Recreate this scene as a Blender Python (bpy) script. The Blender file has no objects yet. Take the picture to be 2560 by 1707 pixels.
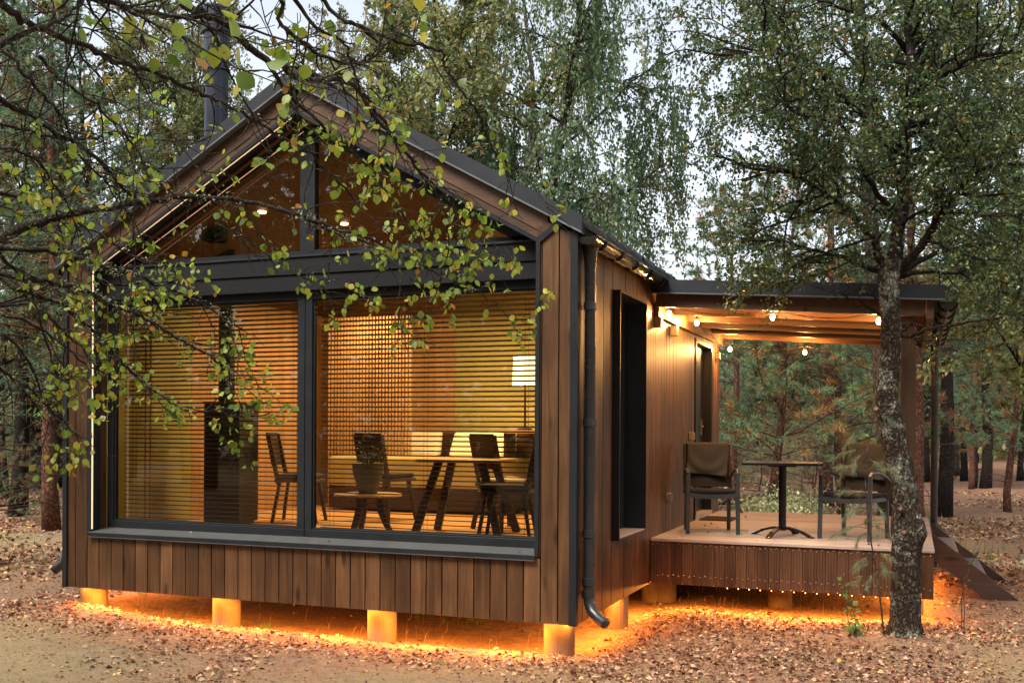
import bpy, math, random
import numpy as np
from mathutils import Vector, Matrix
random.seed(7); RNG = np.random.default_rng(7)
rad = math.radians
sc = bpy.context.scene
# ------------------------------------------------------------------ camera
CAM = np.array([7.6113, -7.6847, 1.7916]); YAW, PITCH, ROLL = -0.370757, -0.0032415, 0.0056071
F = 2574.886; SH = 231.12
def _axes():
    cy, sy, cp, sp = math.cos(YAW), math.sin(YAW), math.cos(PITCH), math.sin(PITCH)
    f = np.array([sy*cp, cy*cp, sp]); r = np.array([cy, -sy, 0.]); u = np.cross(r, f)
    c, s = math.cos(ROLL), math.sin(ROLL)
    return c*r+s*u, -s*r+c*u, f
AR, AU, AF = _axes()
cam = bpy.data.cameras.new('camera'); camo = bpy.data.objects.new('camera', cam); sc.collection.objects.link(camo)
camo.matrix_world = Matrix(((AR[0], AU[0], -AF[0], CAM[0]), (AR[1], AU[1], -AF[1], CAM[1]), (AR[2], AU[2], -AF[2], CAM[2]), (0, 0, 0, 1)))
cam.sensor_width = 36; cam.lens = F/2560*36; cam.shift_y = SH/2560; cam.clip_end = 1000; cam.clip_start = .05
sc.camera = camo
# ------------------------------------------------------------------ sky, sun, exposure
w = bpy.data.worlds.new("World"); sc.world = w; w.use_nodes = True
nt = w.node_tree; bg = nt.nodes['Background']
sky = nt.nodes.new('ShaderNodeTexSky'); sky.sky_type = 'NISHITA'; sky.sun_disc = False
SUN_EL, SUN_AZ = rad(52), rad(200)
sky.sun_elevation = SUN_EL; sky.sun_rotation = SUN_AZ; sky.air_density = 1.0; sky.dust_density = 3.0; sky.ozone_density = 1.0
hs_ = nt.nodes.new('ShaderNodeHueSaturation'); hs_.inputs['Saturation'].default_value = .38; nt.links.new(sky.outputs[0], hs_.inputs['Color']); nt.links.new(hs_.outputs[0], bg.inputs[0]); bg.inputs[1].default_value = 0.15
sd = bpy.data.lights.new('sun', 'SUN'); sd.energy = 1.8; sd.angle = rad(25); sd.color = (1, .91, .78)
so = bpy.data.objects.new('sun', sd); sc.collection.objects.link(so)
so.rotation_euler = (Vector((math.sin(SUN_AZ)*math.cos(SUN_EL), math.cos(SUN_AZ)*math.cos(SUN_EL), math.sin(SUN_EL)))).to_track_quat('Z', 'Y').to_euler()
sc.view_settings.view_transform = 'Standard'; sc.view_settings.look = 'None'; sc.view_settings.exposure = 1.10; sc.view_settings.gamma = 1
sc.cycles.max_bounces = 8; sc.cycles.diffuse_bounces = 3; sc.cycles.glossy_bounces = 3; sc.cycles.transmission_bounces = 4; sc.cycles.transparent_max_bounces = 12
sc.cycles.use_denoising = True; sc.cycles.sample_clamp_indirect = 6
# ------------------------------------------------------------------ helpers
C = sc.collection
def ray(x, y): return AF+(x-1280)/F*AR-(y-853.5-SH)/F*AU
def on(x, y, ax, val):
    d = ray(x, y); return CAM+d*(val-CAM[ax])/d[ax]
def at(x, y, dist): return CAM+ray(x, y)*dist
def ground_at(px, dist):
    d = ray(px, 1083); d = np.array([d[0], d[1]]); d /= np.linalg.norm(d); return CAM[0]+d[0]*dist, CAM[1]+d[1]*dist
def V(*a): return np.array(a, float)
def sm(a, b, x):
    t = np.clip((x-a)/(b-a), 0, 1); return t*t*(3-2*t)
def hgt(x, y):
    x = np.asarray(x, float); y = np.asarray(y, float)
    h = .025*np.sin(1.3*x+.5)*np.cos(1.1*y+1)+.018*np.sin(2.9*x+1.7*y)+.012*np.sin(5.1*y-3.3*x+2)+.006*np.sin(11*x+7*y)*np.sin(9*y-4*x)
    h = h*(.55+.8*sm(8, 30, np.hypot(x-4, y)))
    h = h+.10*np.exp(-((x+.3)**2+(y-.3)**2)/1.6)+.07*np.exp(-((x-1.3)**2/.5+(y+1.35)**2/.12))+.05*np.exp(-((x-4.6)**2/.4+(y+1.2)**2/.10))
    h = h+.05*np.exp(-((x-7.55)**2+(y-1.84)**2)/.35)+.35*sm(20, 45, np.hypot(x-4, y))*(.6+.5*np.sin(.13*x+.09*y))
    ins = sm(-.1, .5, x)*(1-sm(5.0, 5.6, x))*sm(.0, .4, y)*(1-sm(6, 6.6, y))
    return h*(1-.6*ins)-.05*ins
def tag(o, label=None, cat=None, group=None, kind=None):
    if label: o['label'] = label
    if cat: o['category'] = cat
    if group: o['group'] = group
    if kind: o['kind'] = kind
    return o
def empty(name, loc, rz=0, label=None, cat=None, group=None):
    o = bpy.data.objects.new(name, None); C.objects.link(o); o.location = tuple(loc); o.rotation_euler = (0, 0, rz); o.empty_display_size = .1
    return tag(o, label, cat, group)
def copy_tree(o, parent=None):
    c = o.copy(); C.objects.link(c); c.parent = parent
    for ch in o.children: copy_tree(ch, c)
    return c
class MB:
    def __init__(s): s.v = []; s.f = []; s.r = []; s.off = np.zeros(3)
    def face(s, pts, r=.5):
        n = len(s.v); s.v += [tuple(np.asarray(p, float)-s.off) for p in pts]; s.f.append(tuple(range(n, n+len(pts)))); s.r.append(r)
    def hexa(s, P, r=None):
        r = random.random() if r is None else r; n = len(s.v)
        s.v += [tuple(np.asarray(p, float)-s.off) for p in P]
        for q in ((0, 3, 2, 1), (4, 5, 6, 7), (0, 1, 5, 4), (1, 2, 6, 5), (2, 3, 7, 6), (3, 0, 4, 7)):
            s.f.append(tuple(n+i for i in q)); s.r.append(r)
        return s
    def box(s, x0, y0, z0, x1, y1, z1, r=None):
        x0, x1 = min(x0, x1), max(x0, x1); y0, y1 = min(y0, y1), max(y0, y1); z0, z1 = min(z0, z1), max(z0, z1)
        return s.hexa([(x0, y0, z0), (x1, y0, z0), (x1, y1, z0), (x0, y1, z0), (x0, y0, z1), (x1, y0, z1), (x1, y1, z1), (x0, y1, z1)], r)
    def prism_y(s, pts, y0, y1, r=None):     # pts in xz counter-clockwise seen from -y
        r = random.random() if r is None else r; n = len(s.v); k = len(pts)
        s.v += [tuple(np.array((p[0], y0, p[1]))-s.off) for p in pts]+[tuple(np.array((p[0], y1, p[1]))-s.off) for p in pts]
        s.f.append(tuple(n+i for i in range(k))); s.r.append(r)
        s.f.append(tuple(n+k+i for i in reversed(range(k)))); s.r.append(r)
        for i in range(k):
            j = (i+1) % k; s.f.append((n+i, n+k+i, n+k+j, n+j)); s.r.append(r)
        return s
    def bar(s, a, b, w, h, up=(0, 0, 1), r=None):     # rectangular bar from a to b, w sideways, h along up
        a = np.asarray(a, float); b = np.asarray(b, float); d = b-a; d = d/np.linalg.norm(d); up = np.asarray(up, float)
        sdv = np.cross(d, up); sdv /= np.linalg.norm(sdv); u = np.cross(sdv, d)
        P = [e+sdv*sx*w/2+u*sz*h/2 for e in (a, b) for sx, sz in ((-1, -1), (1, -1), (1, 1), (-1, 1))]
        return s.hexa(P, r)
    def tube(s, pts, rs, n=6, cap=True, r=None, jit=0):
        pts = [np.asarray(p, float) for p in pts]; r = random.random() if r is None else r
        if np.isscalar(rs): rs = [rs]*len(pts)
        base = len(s.v); ref = None
        for i, p in enumerate(pts):
            d = pts[min(i+1, len(pts)-1)]-pts[max(i-1, 0)]; d = d/(np.linalg.norm(d)+1e-9)
            if ref is None: ref = np.array((0, 0, 1.)) if abs(d[2]) < .9 else np.array((1., 0, 0))
            a = np.cross(d, ref); a /= (np.linalg.norm(a)+1e-9); b = np.cross(d, a); ref = -b if False else ref
            for k in range(n):
                t = 2*math.pi*k/n; q = rs[i]*(1+(random.uniform(-jit, jit) if jit else 0))
                s.v.append(tuple(p+a*math.cos(t)*q+b*math.sin(t)*q-s.off))
        for i in range(len(pts)-1):
            for k in range(n):
                k2 = (k+1) % n; s.f.append((base+i*n+k, base+i*n+k2, base+(i+1)*n+k2, base+(i+1)*n+k)); s.r.append(r)
        if cap:
            s.f.append(tuple(base+k for k in reversed(range(n)))); s.r.append(r)
            e = base+(len(pts)-1)*n; s.f.append(tuple(e+k for k in range(n))); s.r.append(r)
        return s
    def lathe(s, c, prof, n=24, r=.5):
        base = len(s.v)
        for rr, z in prof:
            for k in range(n):
                t = 2*math.pi*k/n; s.v.append(tuple(np.array((c[0]+rr*math.cos(t), c[1]+rr*math.sin(t), c[2]+z))-s.off))
        for i in range(len(prof)-1):
            for k in range(n):
                k2 = (k+1) % n; s.f.append((base+i*n+k, base+i*n+k2, base+(i+1)*n+k2, base+(i+1)*n+k)); s.r.append(r)
        return s
    def build(s, name, mat, parent=None, smooth=False, bevel=0, **kw):
        me = bpy.data.meshes.new(name); me.from_pydata(s.v, [], s.f); me.materials.append(mat)
        a = me.attributes.new('rnd', 'FLOAT', 'FACE'); a.data.foreach_set('value', np.array(s.r, dtype=np.float32))
        if smooth: me.polygons.foreach_set('use_smooth', [True]*len(me.polygons))
        me.update()
        o = bpy.data.objects.new(name, me); C.objects.link(o); o.parent = parent
        if bevel:
            m = o.modifiers.new('bevel', 'BEVEL'); m.width = bevel; m.segments = 2; m.limit_method = 'ANGLE'
        return tag(o, **kw)
def np_mesh(name, co, nper, mat, rnd, parent=None, tri_faces=None, **kw):
    """co (N*nper,3); each item is one polygon of nper verts unless tri_faces gives local faces"""
    N = len(co)//nper
    me = bpy.data.meshes.new(name); me.vertices.add(len(co)); me.vertices.foreach_set('co', co.astype(np.float32).ravel())
    lf = tri_faces if tri_faces is not None else [tuple(range(nper))]
    L = sum(len(f) for f in lf); base = (np.arange(N)*nper)[:, None]
    idx = np.concatenate([np.array(f) for f in lf])[None, :]+base
    me.loops.add(N*L); me.loops.foreach_set('vertex_index', idx.astype(np.int32).ravel())
    me.polygons.add(N*len(lf)); sz = np.array([len(f) for f in lf]); st = np.concatenate([[0], np.cumsum(sz)[:-1]])
    me.polygons.foreach_set('loop_start', ((np.arange(N)*L)[:, None]+st[None, :]).astype(np.int32).ravel())
    me.update(calc_edges=True); me.materials.append(mat)
    a = me.attributes.new('rnd', 'FLOAT', 'FACE'); a.data.foreach_set('value', np.repeat(rnd, len(lf)).astype(np.float32))
    o = bpy.data.objects.new(name, me); C.objects.link(o); o.parent = parent
    return tag(o, **kw)
def unit(a): return a/(np.linalg.norm(a, axis=-1, keepdims=True)+1e-9)
def leaves(name, cen, dirs, size, mat, parent=None, wid=.62, fold=.12, rnd=None, broad=False, **kw):
    N = len(cen); cen = np.asarray(cen, float); dirs = unit(np.asarray(dirs, float)); size = np.broadcast_to(size, (N,))[:, None]
    up = unit(RNG.normal(size=(N, 3))+np.array([0, 0, .8])); sd_ = unit(np.cross(dirs, up)); nn = np.cross(sd_, dirs)
    wj = wid*(.75+.4*RNG.random((N, 1)))
    if rnd is None: rnd = RNG.random(N)
    if not broad:
        P = [cen, cen+size*(dirs*.45+sd_*wj*.5+nn*fold), cen+size*dirs, cen+size*(dirs*.45-sd_*wj*.5+nn*fold)]
        co = np.stack(P, 1).reshape(-1, 3); return np_mesh(name, co, 4, mat, rnd, parent, [(0, 1, 2), (0, 2, 3)], **kw)
    cu = (RNG.random((N, 1))-.3)*.5
    prof = [(0.0, 0), (.16, .30), (.42, .50), (.70, .40), (.90, .17)]
    P = [cen]; tip = cen+size*(dirs*1.03-nn*cu*.35)
    R_ = [cen+size*(dirs*t+sd_*wj*wv+nn*(fold*wv*2-cu*t*t*.3)) for t, wv in prof[1:]]
    L_ = [cen+size*(dirs*t-sd_*wj*wv+nn*(fold*wv*2-cu*t*t*.3)) for t, wv in prof[1:]]
    M_ = [cen+size*(dirs*t-nn*cu*t*t*.3) for t in (.42, .70)]
    P = [cen]+R_+[tip]+L_+M_          # 0, 1-4, 5, 6-9, 10,11
    co = np.stack(P, 1).reshape(-1, 3)
    fs = [(0, 1, 2, 10), (10, 2, 3, 11), (11, 3, 4, 5), (0, 10, 7, 6), (10, 11, 8, 7), (11, 5, 9, 8)]
    return np_mesh(name, co, 12, mat, rnd, parent, fs, **kw)
def needles(name, cen, dirs, ln, wd, k, mat, parent=None, spread=.75, rnd=None, **kw):
    N = len(cen); cen = np.repeat(np.asarray(cen, float), k, 0); dirs = unit(np.repeat(np.asarray(dirs, float), k, 0)+RNG.normal(size=(N*k, 3))*spread)
    l = ln*(.6+.6*RNG.random((N*k, 1))); sd_ = unit(np.cross(dirs, RNG.normal(size=(N*k, 3))))*wd
    P = [cen-sd_, cen+sd_, cen+dirs*l]
    rr = np.repeat(rnd, k) if rnd is not None else np.repeat(RNG.random(N), k)
    return np_mesh(name, np.stack(P, 1).reshape(-1, 3), 3, mat, np.clip(rr+.08*RNG.normal(size=N*k), 0, 1), parent, **kw)
# ------------------------------------------------------------------ materials
def newmat(name):
    m = bpy.data.materials.new(name); m.use_nodes = True; t = m.node_tree; return m, t, t.nodes['Principled BSDF']
def N_(t, typ, **kw):
    n = t.nodes.new(typ)
    for k, v in kw.items(): setattr(n, k, v)
    return n
def ramp(t, stops, fac=None, interp='LINEAR'):
    n = t.nodes.new('ShaderNodeValToRGB'); e = n.color_ramp.elements; n.color_ramp.interpolation = interp
    while len(e) < len(stops): e.new(.5)
    for i, (p, c) in enumerate(stops): e[i].position = p; e[i].color = (*c, 1)
    if fac is not None: t.links.new(fac, n.inputs[0])
    return n
def rndnode(t): n = t.nodes.new('ShaderNodeAttribute'); n.attribute_name = 'rnd'; return n.outputs['Fac']
def noise(t, scale, mapping=None, detail=4, rough=.55, vec=None, dist=0):
    n = t.nodes.new('ShaderNodeTexNoise'); n.inputs['Scale'].default_value = scale; n.inputs['Detail'].default_value = detail; n.inputs['Roughness'].default_value = rough; n.inputs['Distortion'].default_value = dist
    if vec is None:
        tc = t.nodes.new('ShaderNodeTexCoord'); vec = tc.outputs['Object']
    if mapping is not None:
        mp = t.nodes.new('ShaderNodeMapping'); mp.inputs['Scale'].default_value = mapping; t.links.new(vec, mp.inputs[0]); vec = mp.outputs[0]
    t.links.new(vec, n.inputs['Vector']); return n
def mix(t, a, b, fac, mode='MIX'):
    n = t.nodes.new('ShaderNodeMix'); n.data_type = 'RGBA'; n.blend_type = mode
    for i, v in ((0, fac), (6, a), (7, b)):
        if isinstance(v, (int, float)): n.inputs[i].default_value = v
        elif isinstance(v, tuple): n.inputs[i].default_value = (*v, 1)
        else: t.links.new(v, n.inputs[i])
    return n.outputs[2]
def mathn(t, op, a, b=0):
    n = t.nodes.new('ShaderNodeMath'); n.operation = op
    for i, v in ((0, a), (1, b)):
        if isinstance(v, (int, float)): n.inputs[i].default_value = v
        else: t.links.new(v, n.inputs[i])
    return n.outputs[0]
def bump(t, h, strength, dist, bsdf):
    b = t.nodes.new('ShaderNodeBump'); b.inputs['Strength'].default_value = strength; b.inputs['Distance'].default_value = dist
    t.links.new(h, b.inputs['Height']); t.links.new(b.outputs[0], bsdf.inputs['Normal'])
def wood(name, cols, axis='z', rough=.5, knots=True, spec=.4, grain=1.0):
    m, t, b = newmat(name); r = rndnode(t)
    tc = t.nodes.new('ShaderNodeTexCoord'); add = t.nodes.new('ShaderNodeVectorMath'); add.operation = 'ADD'
    cmb = t.nodes.new('ShaderNodeCombineXYZ'); s = mathn(t, 'MULTIPLY', r, 37.0)
    for i in range(3): t.links.new(s, cmb.inputs[i])
    t.links.new(tc.outputs['Object'], add.inputs[0]); t.links.new(cmb.outputs[0], add.inputs[1]); vec = add.outputs[0]
    mp = {'z': (22, 22, 1.1), 'x': (1.1, 22, 22), 'y': (22, 1.1, 22)}[axis]; mp2 = {'z': (90, 90, 3), 'x': (3, 90, 90), 'y': (90, 3, 90)}[axis]; mp3 = {'z': (2.2, 2.2, 1.2), 'x': (1.2, 2.2, 2.2), 'y': (2.2, 1.2, 2.2)}[axis]
    n1 = noise(t, 1, mp, 5, .6, vec, .6); n2 = noise(t, 1, mp2, 3, .6, vec); n3 = noise(t, 1.6, mp3, 3, .5, vec)
    f = mathn(t, 'ADD', mathn(t, 'MULTIPLY', n1.outputs[0], .62*grain), mathn(t, 'MULTIPLY', n2.outputs[0], .34*grain))
    f = mathn(t, 'ADD', f, mathn(t, 'MULTIPLY', n3.outputs[0], .48)); f = mathn(t, 'ADD', f, mathn(t, 'MULTIPLY', r, .25)); f = mathn(t, 'SUBTRACT', f, .18+.46*grain-.30*(grain-.0)*0)
    f = mathn(t, 'ADD', f, .30)
    cr = ramp(t, [(0.12, cols[0]), (.5, cols[1]), (.92, cols[2])], f); col = cr.outputs[0]
    if knots:
        vo = t.nodes.new('ShaderNodeTexVoronoi'); vo.inputs['Scale'].default_value = 1
        k = {'z': (6.5, 6.5, 1.9), 'x': (1.9, 6.5, 6.5), 'y': (6.5, 1.9, 6.5)}[axis]; mpn = t.nodes.new('ShaderNodeMapping'); mpn.inputs['Scale'].default_value = k
        t.links.new(vec, mpn.inputs[0]); t.links.new(mpn.outputs[0], vo.inputs['Vector'])
        kr = ramp(t, [(0.0, (1, 1, 1)), (.10, (.8, .8, .8)), (.20, (0, 0, 0))], vo.outputs['Distance'])
        col = mix(t, col, tuple(c*.35 for c in cols[0]), mathn(t, 'MULTIPLY', kr.outputs[0], .8))
    t.links.new(col, b.inputs['Base Color']); b.inputs['Roughness'].default_value = rough; b.inputs['Specular IOR Level'].default_value = spec
    bump(t, n2.outputs[0], .25, .003, b); return m
def plain(name, col, rough=.5, metal=0, spec=.5, var=.12, nscale=6, bmp=0):
    m, t, b = newmat(name); n = noise(t, nscale, None, 4)
    cr = ramp(t, [(.25, tuple(c*(1-var) for c in col)), (.75, tuple(min(1, c*(1+var)) for c in col))], n.outputs[0])
    t.links.new(cr.outputs[0], b.inputs['Base Color']); b.inputs['Roughness'].default_value = rough; b.inputs['Metallic'].default_value = metal; b.inputs['Specular IOR Level'].default_value = spec
    rr = ramp(t, [(.2, (rough*.8,)*3), (.8, (min(1, rough*1.2),)*3)], n.outputs[0]); t.links.new(rr.outputs[0], b.inputs['Roughness'])
    if bmp: n2 = noise(t, nscale*12, None, 3); bump(t, n2.outputs[0], bmp, .004, b)
    return m
def emis(name, col, st):
    m, t, b = newmat(name); b.inputs['Base Color'].default_value = (*col, 1); b.inputs['Emission Color'].default_value = (*col, 1); b.inputs['Emission Strength'].default_value = st; return m
def leafmat(name, stops, trans=.28, rough=.45, spec=.4, spots=False, tcol=1.5):
    m, t, b = newmat(name); r = rndnode(t); cr = ramp(t, stops, r); col = cr.outputs[0]
    oi = t.nodes.new('ShaderNodeObjectInfo')
    hs = t.nodes.new('ShaderNodeHueSaturation'); t.links.new(col, hs.inputs['Color'])
    t.links.new(mathn(t, 'ADD', mathn(t, 'MULTIPLY', oi.outputs['Random'], .035), .488), hs.inputs['Hue']); t.links.new(mathn(t, 'ADD', mathn(t, 'MULTIPLY', oi.outputs['Random'], .5), .80), hs.inputs['Value']); col = hs.outputs[0]
    if spots:
        n = noise(t, 85, None, 3, .6); sp = ramp(t, [(.62, (0, 0, 0)), (.70, (1, 1, 1))], n.outputs[0]); col = mix(t, col, (.10, .045, .012), mathn(t, 'MULTIPLY', sp.outputs[0], .8))
        n2 = noise(t, 14, None, 2); sp2 = ramp(t, [(.55, (0, 0, 0)), (.7, (1, 1, 1))], n2.outputs[0]); col = mix(t, col, (.36, .27, .035), mathn(t, 'MULTIPLY', sp2.outputs[0], .6))
    t.links.new(col, b.inputs['Base Color']); b.inputs['Roughness'].default_value = rough; b.inputs['Specular IOR Level'].default_value = spec
    tr = t.nodes.new('ShaderNodeBsdfTranslucent'); sc_ = t.nodes.new('ShaderNodeVectorMath'); sc_.operation = 'SCALE'; t.links.new(col, sc_.inputs[0]); sc_.inputs['Scale'].default_value = tcol; t.links.new(sc_.outputs[0], tr.inputs[0])
    mx = t.nodes.new('ShaderNodeMixShader'); mx.inputs[0].default_value = trans; t.links.new(b.outputs[0], mx.inputs[1]); t.links.new(tr.outputs[0], mx.inputs[2])
    t.links.new(mx.outputs[0], t.nodes['Material Output'].inputs[0]); return m
def barkmat(name, dark, mid, lichen, lamt=.5, sc_=1.0, bstr=.9):
    m, t, b = newmat(name); n1 = noise(t, 1, (30*sc_, 30*sc_, 9*sc_), 6, .75, None, 1.2)
    vo = t.nodes.new('ShaderNodeTexVoronoi'); vo.feature = 'DISTANCE_TO_EDGE'; vo.inputs['Scale'].default_value = 1; tc = t.nodes.new('ShaderNodeTexCoord'); mp = t.nodes.new('ShaderNodeMapping'); mp.inputs['Scale'].default_value = (34*sc_, 34*sc_, 15*sc_)
    wv = noise(t, 9*sc_, None, 3); va = t.nodes.new('ShaderNodeVectorMath'); va.operation = 'MULTIPLY_ADD'; t.links.new(wv.outputs['Color'], va.inputs[0]); va.inputs[1].default_value = (.09/sc_,)*3; t.links.new(tc.outputs['Object'], va.inputs[2])
    t.links.new(va.outputs[0], mp.inputs[0]); t.links.new(mp.outputs[0], vo.inputs['Vector'])
    crk = ramp(t, [(.0, (0, 0, 0)), (.30, (1, 1, 1))], vo.outputs['Distance']).outputs[0]
    cr = ramp(t, [(.28, tuple(c*1.3 for c in dark)), (.55, mid), (.80, tuple(min(1, c*1.9) for c in mid))], n1.outputs[0]); col = mix(t, dark, cr.outputs[0], crk)
    n2 = noise(t, 17*sc_, None, 6, .8, None, .6); n3 = noise(t, 2.6*sc_, None, 2)
    lm = ramp(t, [(.50, (0, 0, 0)), (.54, (1, 1, 1))], mathn(t, 'ADD', mathn(t, 'MULTIPLY', n2.outputs[0], .75), mathn(t, 'MULTIPLY', mathn(t, 'SUBTRACT', n3.outputs[0], .35), .6)))
    col = mix(t, col, lichen, mathn(t, 'MULTIPLY', mathn(t, 'MULTIPLY', lm.outputs[0], lamt), mathn(t, 'ADD', mathn(t, 'MULTIPLY', crk, .7), .3)))
    t.links.new(col, b.inputs['Base Color']); b.inputs['Roughness'].default_value = .9; b.inputs['Specular IOR Level'].default_value = .2
    bump(t, mathn(t, 'ADD', mathn(t, 'MULTIPLY', crk, .8), mathn(t, 'ADD', n1.outputs[0], mathn(t, 'MULTIPLY', lm.outputs[0], .25))), bstr, .025, b); return m
M = {}
M['clad'] = wood('stained_cladding', [(.012, .005, .002), (.082, .038, .016), (.215, .108, .046)], 'z', .40)
M['cladh'] = wood('stained_fascia_board', [(.018, .009, .005), (.086, .044, .021), (.16, .084, .040)], 'x')
M['skirt'] = wood('skirting_board', [(.025, .010, .005), (.10, .045, .020), (.20, .095, .044)])
M['deck'] = wood('decking', [(.24, .18, .14), (.42, .33, .275), (.58, .48, .41)], 'x', .45, False, .5)
M['raft'] = wood('rafter_wood', [(.05, .020, .008), (.14, .062, .024), (.24, .115, .048)], 'x', .45)
M['soff'] = wood('soffit_wood', [(.03, .012, .006), (.085, .036, .015), (.14, .065, .028)], 'x', .5)
M['postw'] = wood('post_wood', [(.03, .014, .008), (.085, .042, .022), (.13, .065, .036)])
M['black'] = plain('dark_painted_metal', (.014, .016, .019), .5, .0, .25)
M['roofm'] = plain('charcoal_roof_metal', (.019, .021, .026), .5, .0, .35)
M['beam'] = wood('charcoal_stained_beam', [(.006, .006, .007), (.014, .015, .016), (.022, .022, .023)], 'x', .75, False, .15)
M['pipe'] = plain('black_pipe', (.022, .023, .025), .28, .0, .6)
M['sill'] = plain('grey_sill_metal', (.085, .088, .085), .5, .1, .35)
M['chim'] = plain('dark_blue_grey_flue_steel', (.026, .031, .046), .34, .35, .5)
M['conc'] = plain('concrete_pile', (.17, .135, .085), .85, 0, .2, .22, 8, .6)
M['brass'] = plain('fixture_metal', (.30, .25, .17), .35, .4)
M['screw'] = plain('screw_steel', (.7, .68, .62), .25, .9)
M['slat'] = plain('dark_brown_blind_slat', (.020, .010, .006), .5, 0, .3)
M['iwall'] = wood('interior_plank', [(.26, .14, .058), (.40, .23, .10), (.52, .33, .155)], 'z', .6, False, .3, .5)
M['olive'] = plain('warm_olive_wall', (.33, .29, .11), .8, 0, .2, .06)
M['osb'] = plain('ceiling_board', (.075, .042, .022), .7, 0, .3, .35, 14)
M['ifloor'] = wood('interior_floor', [(.42, .22, .08), (.60, .33, .13), (.72, .43, .20)], 'x', .4, False, .4, .5)
M['stove'] = plain('black_stove_iron', (.008, .008, .009), .5)
M['walnut'] = wood('dark_furniture_wood', [(.012, .006, .004), (.03, .014, .008), (.06, .03, .017)], 'z', .5, False)
M['tabtop'] = wood('furniture_top_wood', [(.30, .17, .07), (.45, .27, .12), (.55, .36, .17)], 'x', .4, False)
M['cream'] = plain('cream_cushion_cloth', (.72, .62, .44), .9, 0, .1, .05)
M['bedc'] = plain('olive_bed_cover', (.34, .27, .11), .95, 0, .1, .12, 4)
M['towel'] = plain('taupe_towel', (.048, .046, .042), .95, 0, .1, .12, 20, .6)
M['cush'] = plain('dark_cushion', (.028, .025, .025), .85, 0, .2, .15, 25, .4)
M['chairm'] = plain('anthracite_chair_metal', (.045, .052, .055), .38, .1, .5)
M['sling'] = plain('brown_sling_fabric', (.028, .021, .017), .8, 0, .2, .1, 40)
M['tmetal'] = plain('black_table_metal', (.008, .008, .010), .25, .2, .5)
M['step'] = wood('step_wood', [(.025, .014, .010), (.07, .042, .032), (.14, .095, .08)], 'x', .55)
M['treadw'] = wood('sky_lit_tread_wood', [(.10, .08, .075), (.20, .165, .15), (.30, .26, .24)], 'y', .5, False)  # paler than the stringers: sky reflection painted into the treads
M['doorm'] = plain('black_door', (.010, .010, .011), .4)
M['shade'] = emis('lamp_shade', (1.0, .66, .32), 1.5)
M['bulb'] = emis('bulb_glow', (1.0, .50, .17), 22)
M['led'] = emis('led_tape', (1.0, .68, .42), .42)
M['led2'] = emis('dim_led_tape', (1.0, .52, .28), .22)
M['glint'] = emis('orange_glint', (1.0, .34, .07), 5)  # glow that imitates orange light caught by screw heads
M['spot'] = emis('spot_glow', (1.0, .55, .30), 2.5)
M['mat'] = plain('coir_mat', (.06, .035, .022), .95, 0, .1, .4, 60, .8)
M['pot'] = plain('clay_pot', (.12, .105, .05), .8)
# glass: mostly clear, mirror-like at grazing angles
def glassmat():
    m, t, b = newmat('window_glass'); t.nodes.remove(b)
    tr = t.nodes.new('ShaderNodeBsdfTransparent'); tr.inputs[0].default_value = (.92, .92, .88, 1)
    gl = t.nodes.new('ShaderNodeBsdfGlossy'); gl.inputs['Roughness'].default_value = .0
    fr = t.nodes.new('ShaderNodeFresnel'); fr.inputs[0].default_value = 1.42
    mx = t.nodes.new('ShaderNodeMixShader'); t.links.new(fr.outputs[0], mx.inputs[0]); t.links.new(tr.outputs[0], mx.inputs[1]); t.links.new(gl.outputs[0], mx.inputs[2])
    t.links.new(mx.outputs[0], t.nodes['Material Output'].inputs[0]); return m
M['glass'] = glassmat()
M['pear'] = leafmat('pear_leaf', [(0, (.09, .14, .018)), (.35, (.20, .28, .030)), (.72, (.32, .38, .05)), (.90, (.42, .34, .03)), (.965, (.36, .15, .015)), (1, (.15, .05, .02))], .38, .42, .5, True, 1.5)
M['lich'] = leafmat('lichen', [(0, (.20, .21, .13)), (1, (.36, .37, .26))], .1, .9, .1)
M['peartwig'] = barkmat('pear_twig_bark', (.020, .015, .012), (.085, .068, .052), (.26, .26, .17), .55, 3, .6)
M['bark'] = barkmat('lichened_bark', (.016, .011, .008), (.115, .080, .055), (.46, .47, .37), .85, 1.0, 1.0)
M['apple'] = leafmat('small_dark_leaf', [(0, (.028, .050, .018)), (.5, (.052, .082, .026)), (.90, (.10, .13, .035)), (.975, (.20, .17, .03)), (1, (.30, .11, .02))], .22, .30, .7, False, 1.5)
M['birchl'] = leafmat('birch_leaf', [(0, (.10, .115, .045)), (.5, (.17, .19, .075)), (.85, (.26, .25, .10)), (1, (.34, .19, .06))], .4, .5, .3)
M['willow'] = leafmat('dark_drooping_leaf', [(0, (.05, .085, .045)), (.6, (.10, .145, .070)), (1, (.18, .20, .09))], .3, .5, .3)
M['oakl'] = leafmat('olive_leaf', [(0, (.075, .10, .040)), (.6, (.145, .18, .070)), (.9, (.24, .22, .075)), (1, (.36, .17, .05))], .35, .5, .3)
M['needle'] = leafmat('pine_needle', [(0, (.09, .15, .088)), (.5, (.155, .245, .135)), (.8, (.23, .32, .155)), (.93, (.32, .19, .08)), (1, (.40, .19, .07))], .2, .5, .35)
M['needleb'] = leafmat('browning_pine_needle', [(0, (.10, .17, .10)), (.42, (.20, .31, .16)), (.60, (.25, .18, .085)), (.8, (.44, .22, .10)), (1, (.18, .10, .06))], .2, .5, .3)
M['pinebark'] = barkmat('red_pine_bark', (.05, .022, .015), (.21, .095, .062), (.24, .22, .18), .25, .6, .5)
M['greybark'] = barkmat('grey_brown_bark', (.025, .018, .014), (.11, .085, .068), (.26, .25, .21), .35, .6, .6)
M['birchb'] = barkmat('birch_bark', (.05, .04, .035), (.36, .34, .30), (.5, .5, .46), .4, .7, .4)
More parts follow.
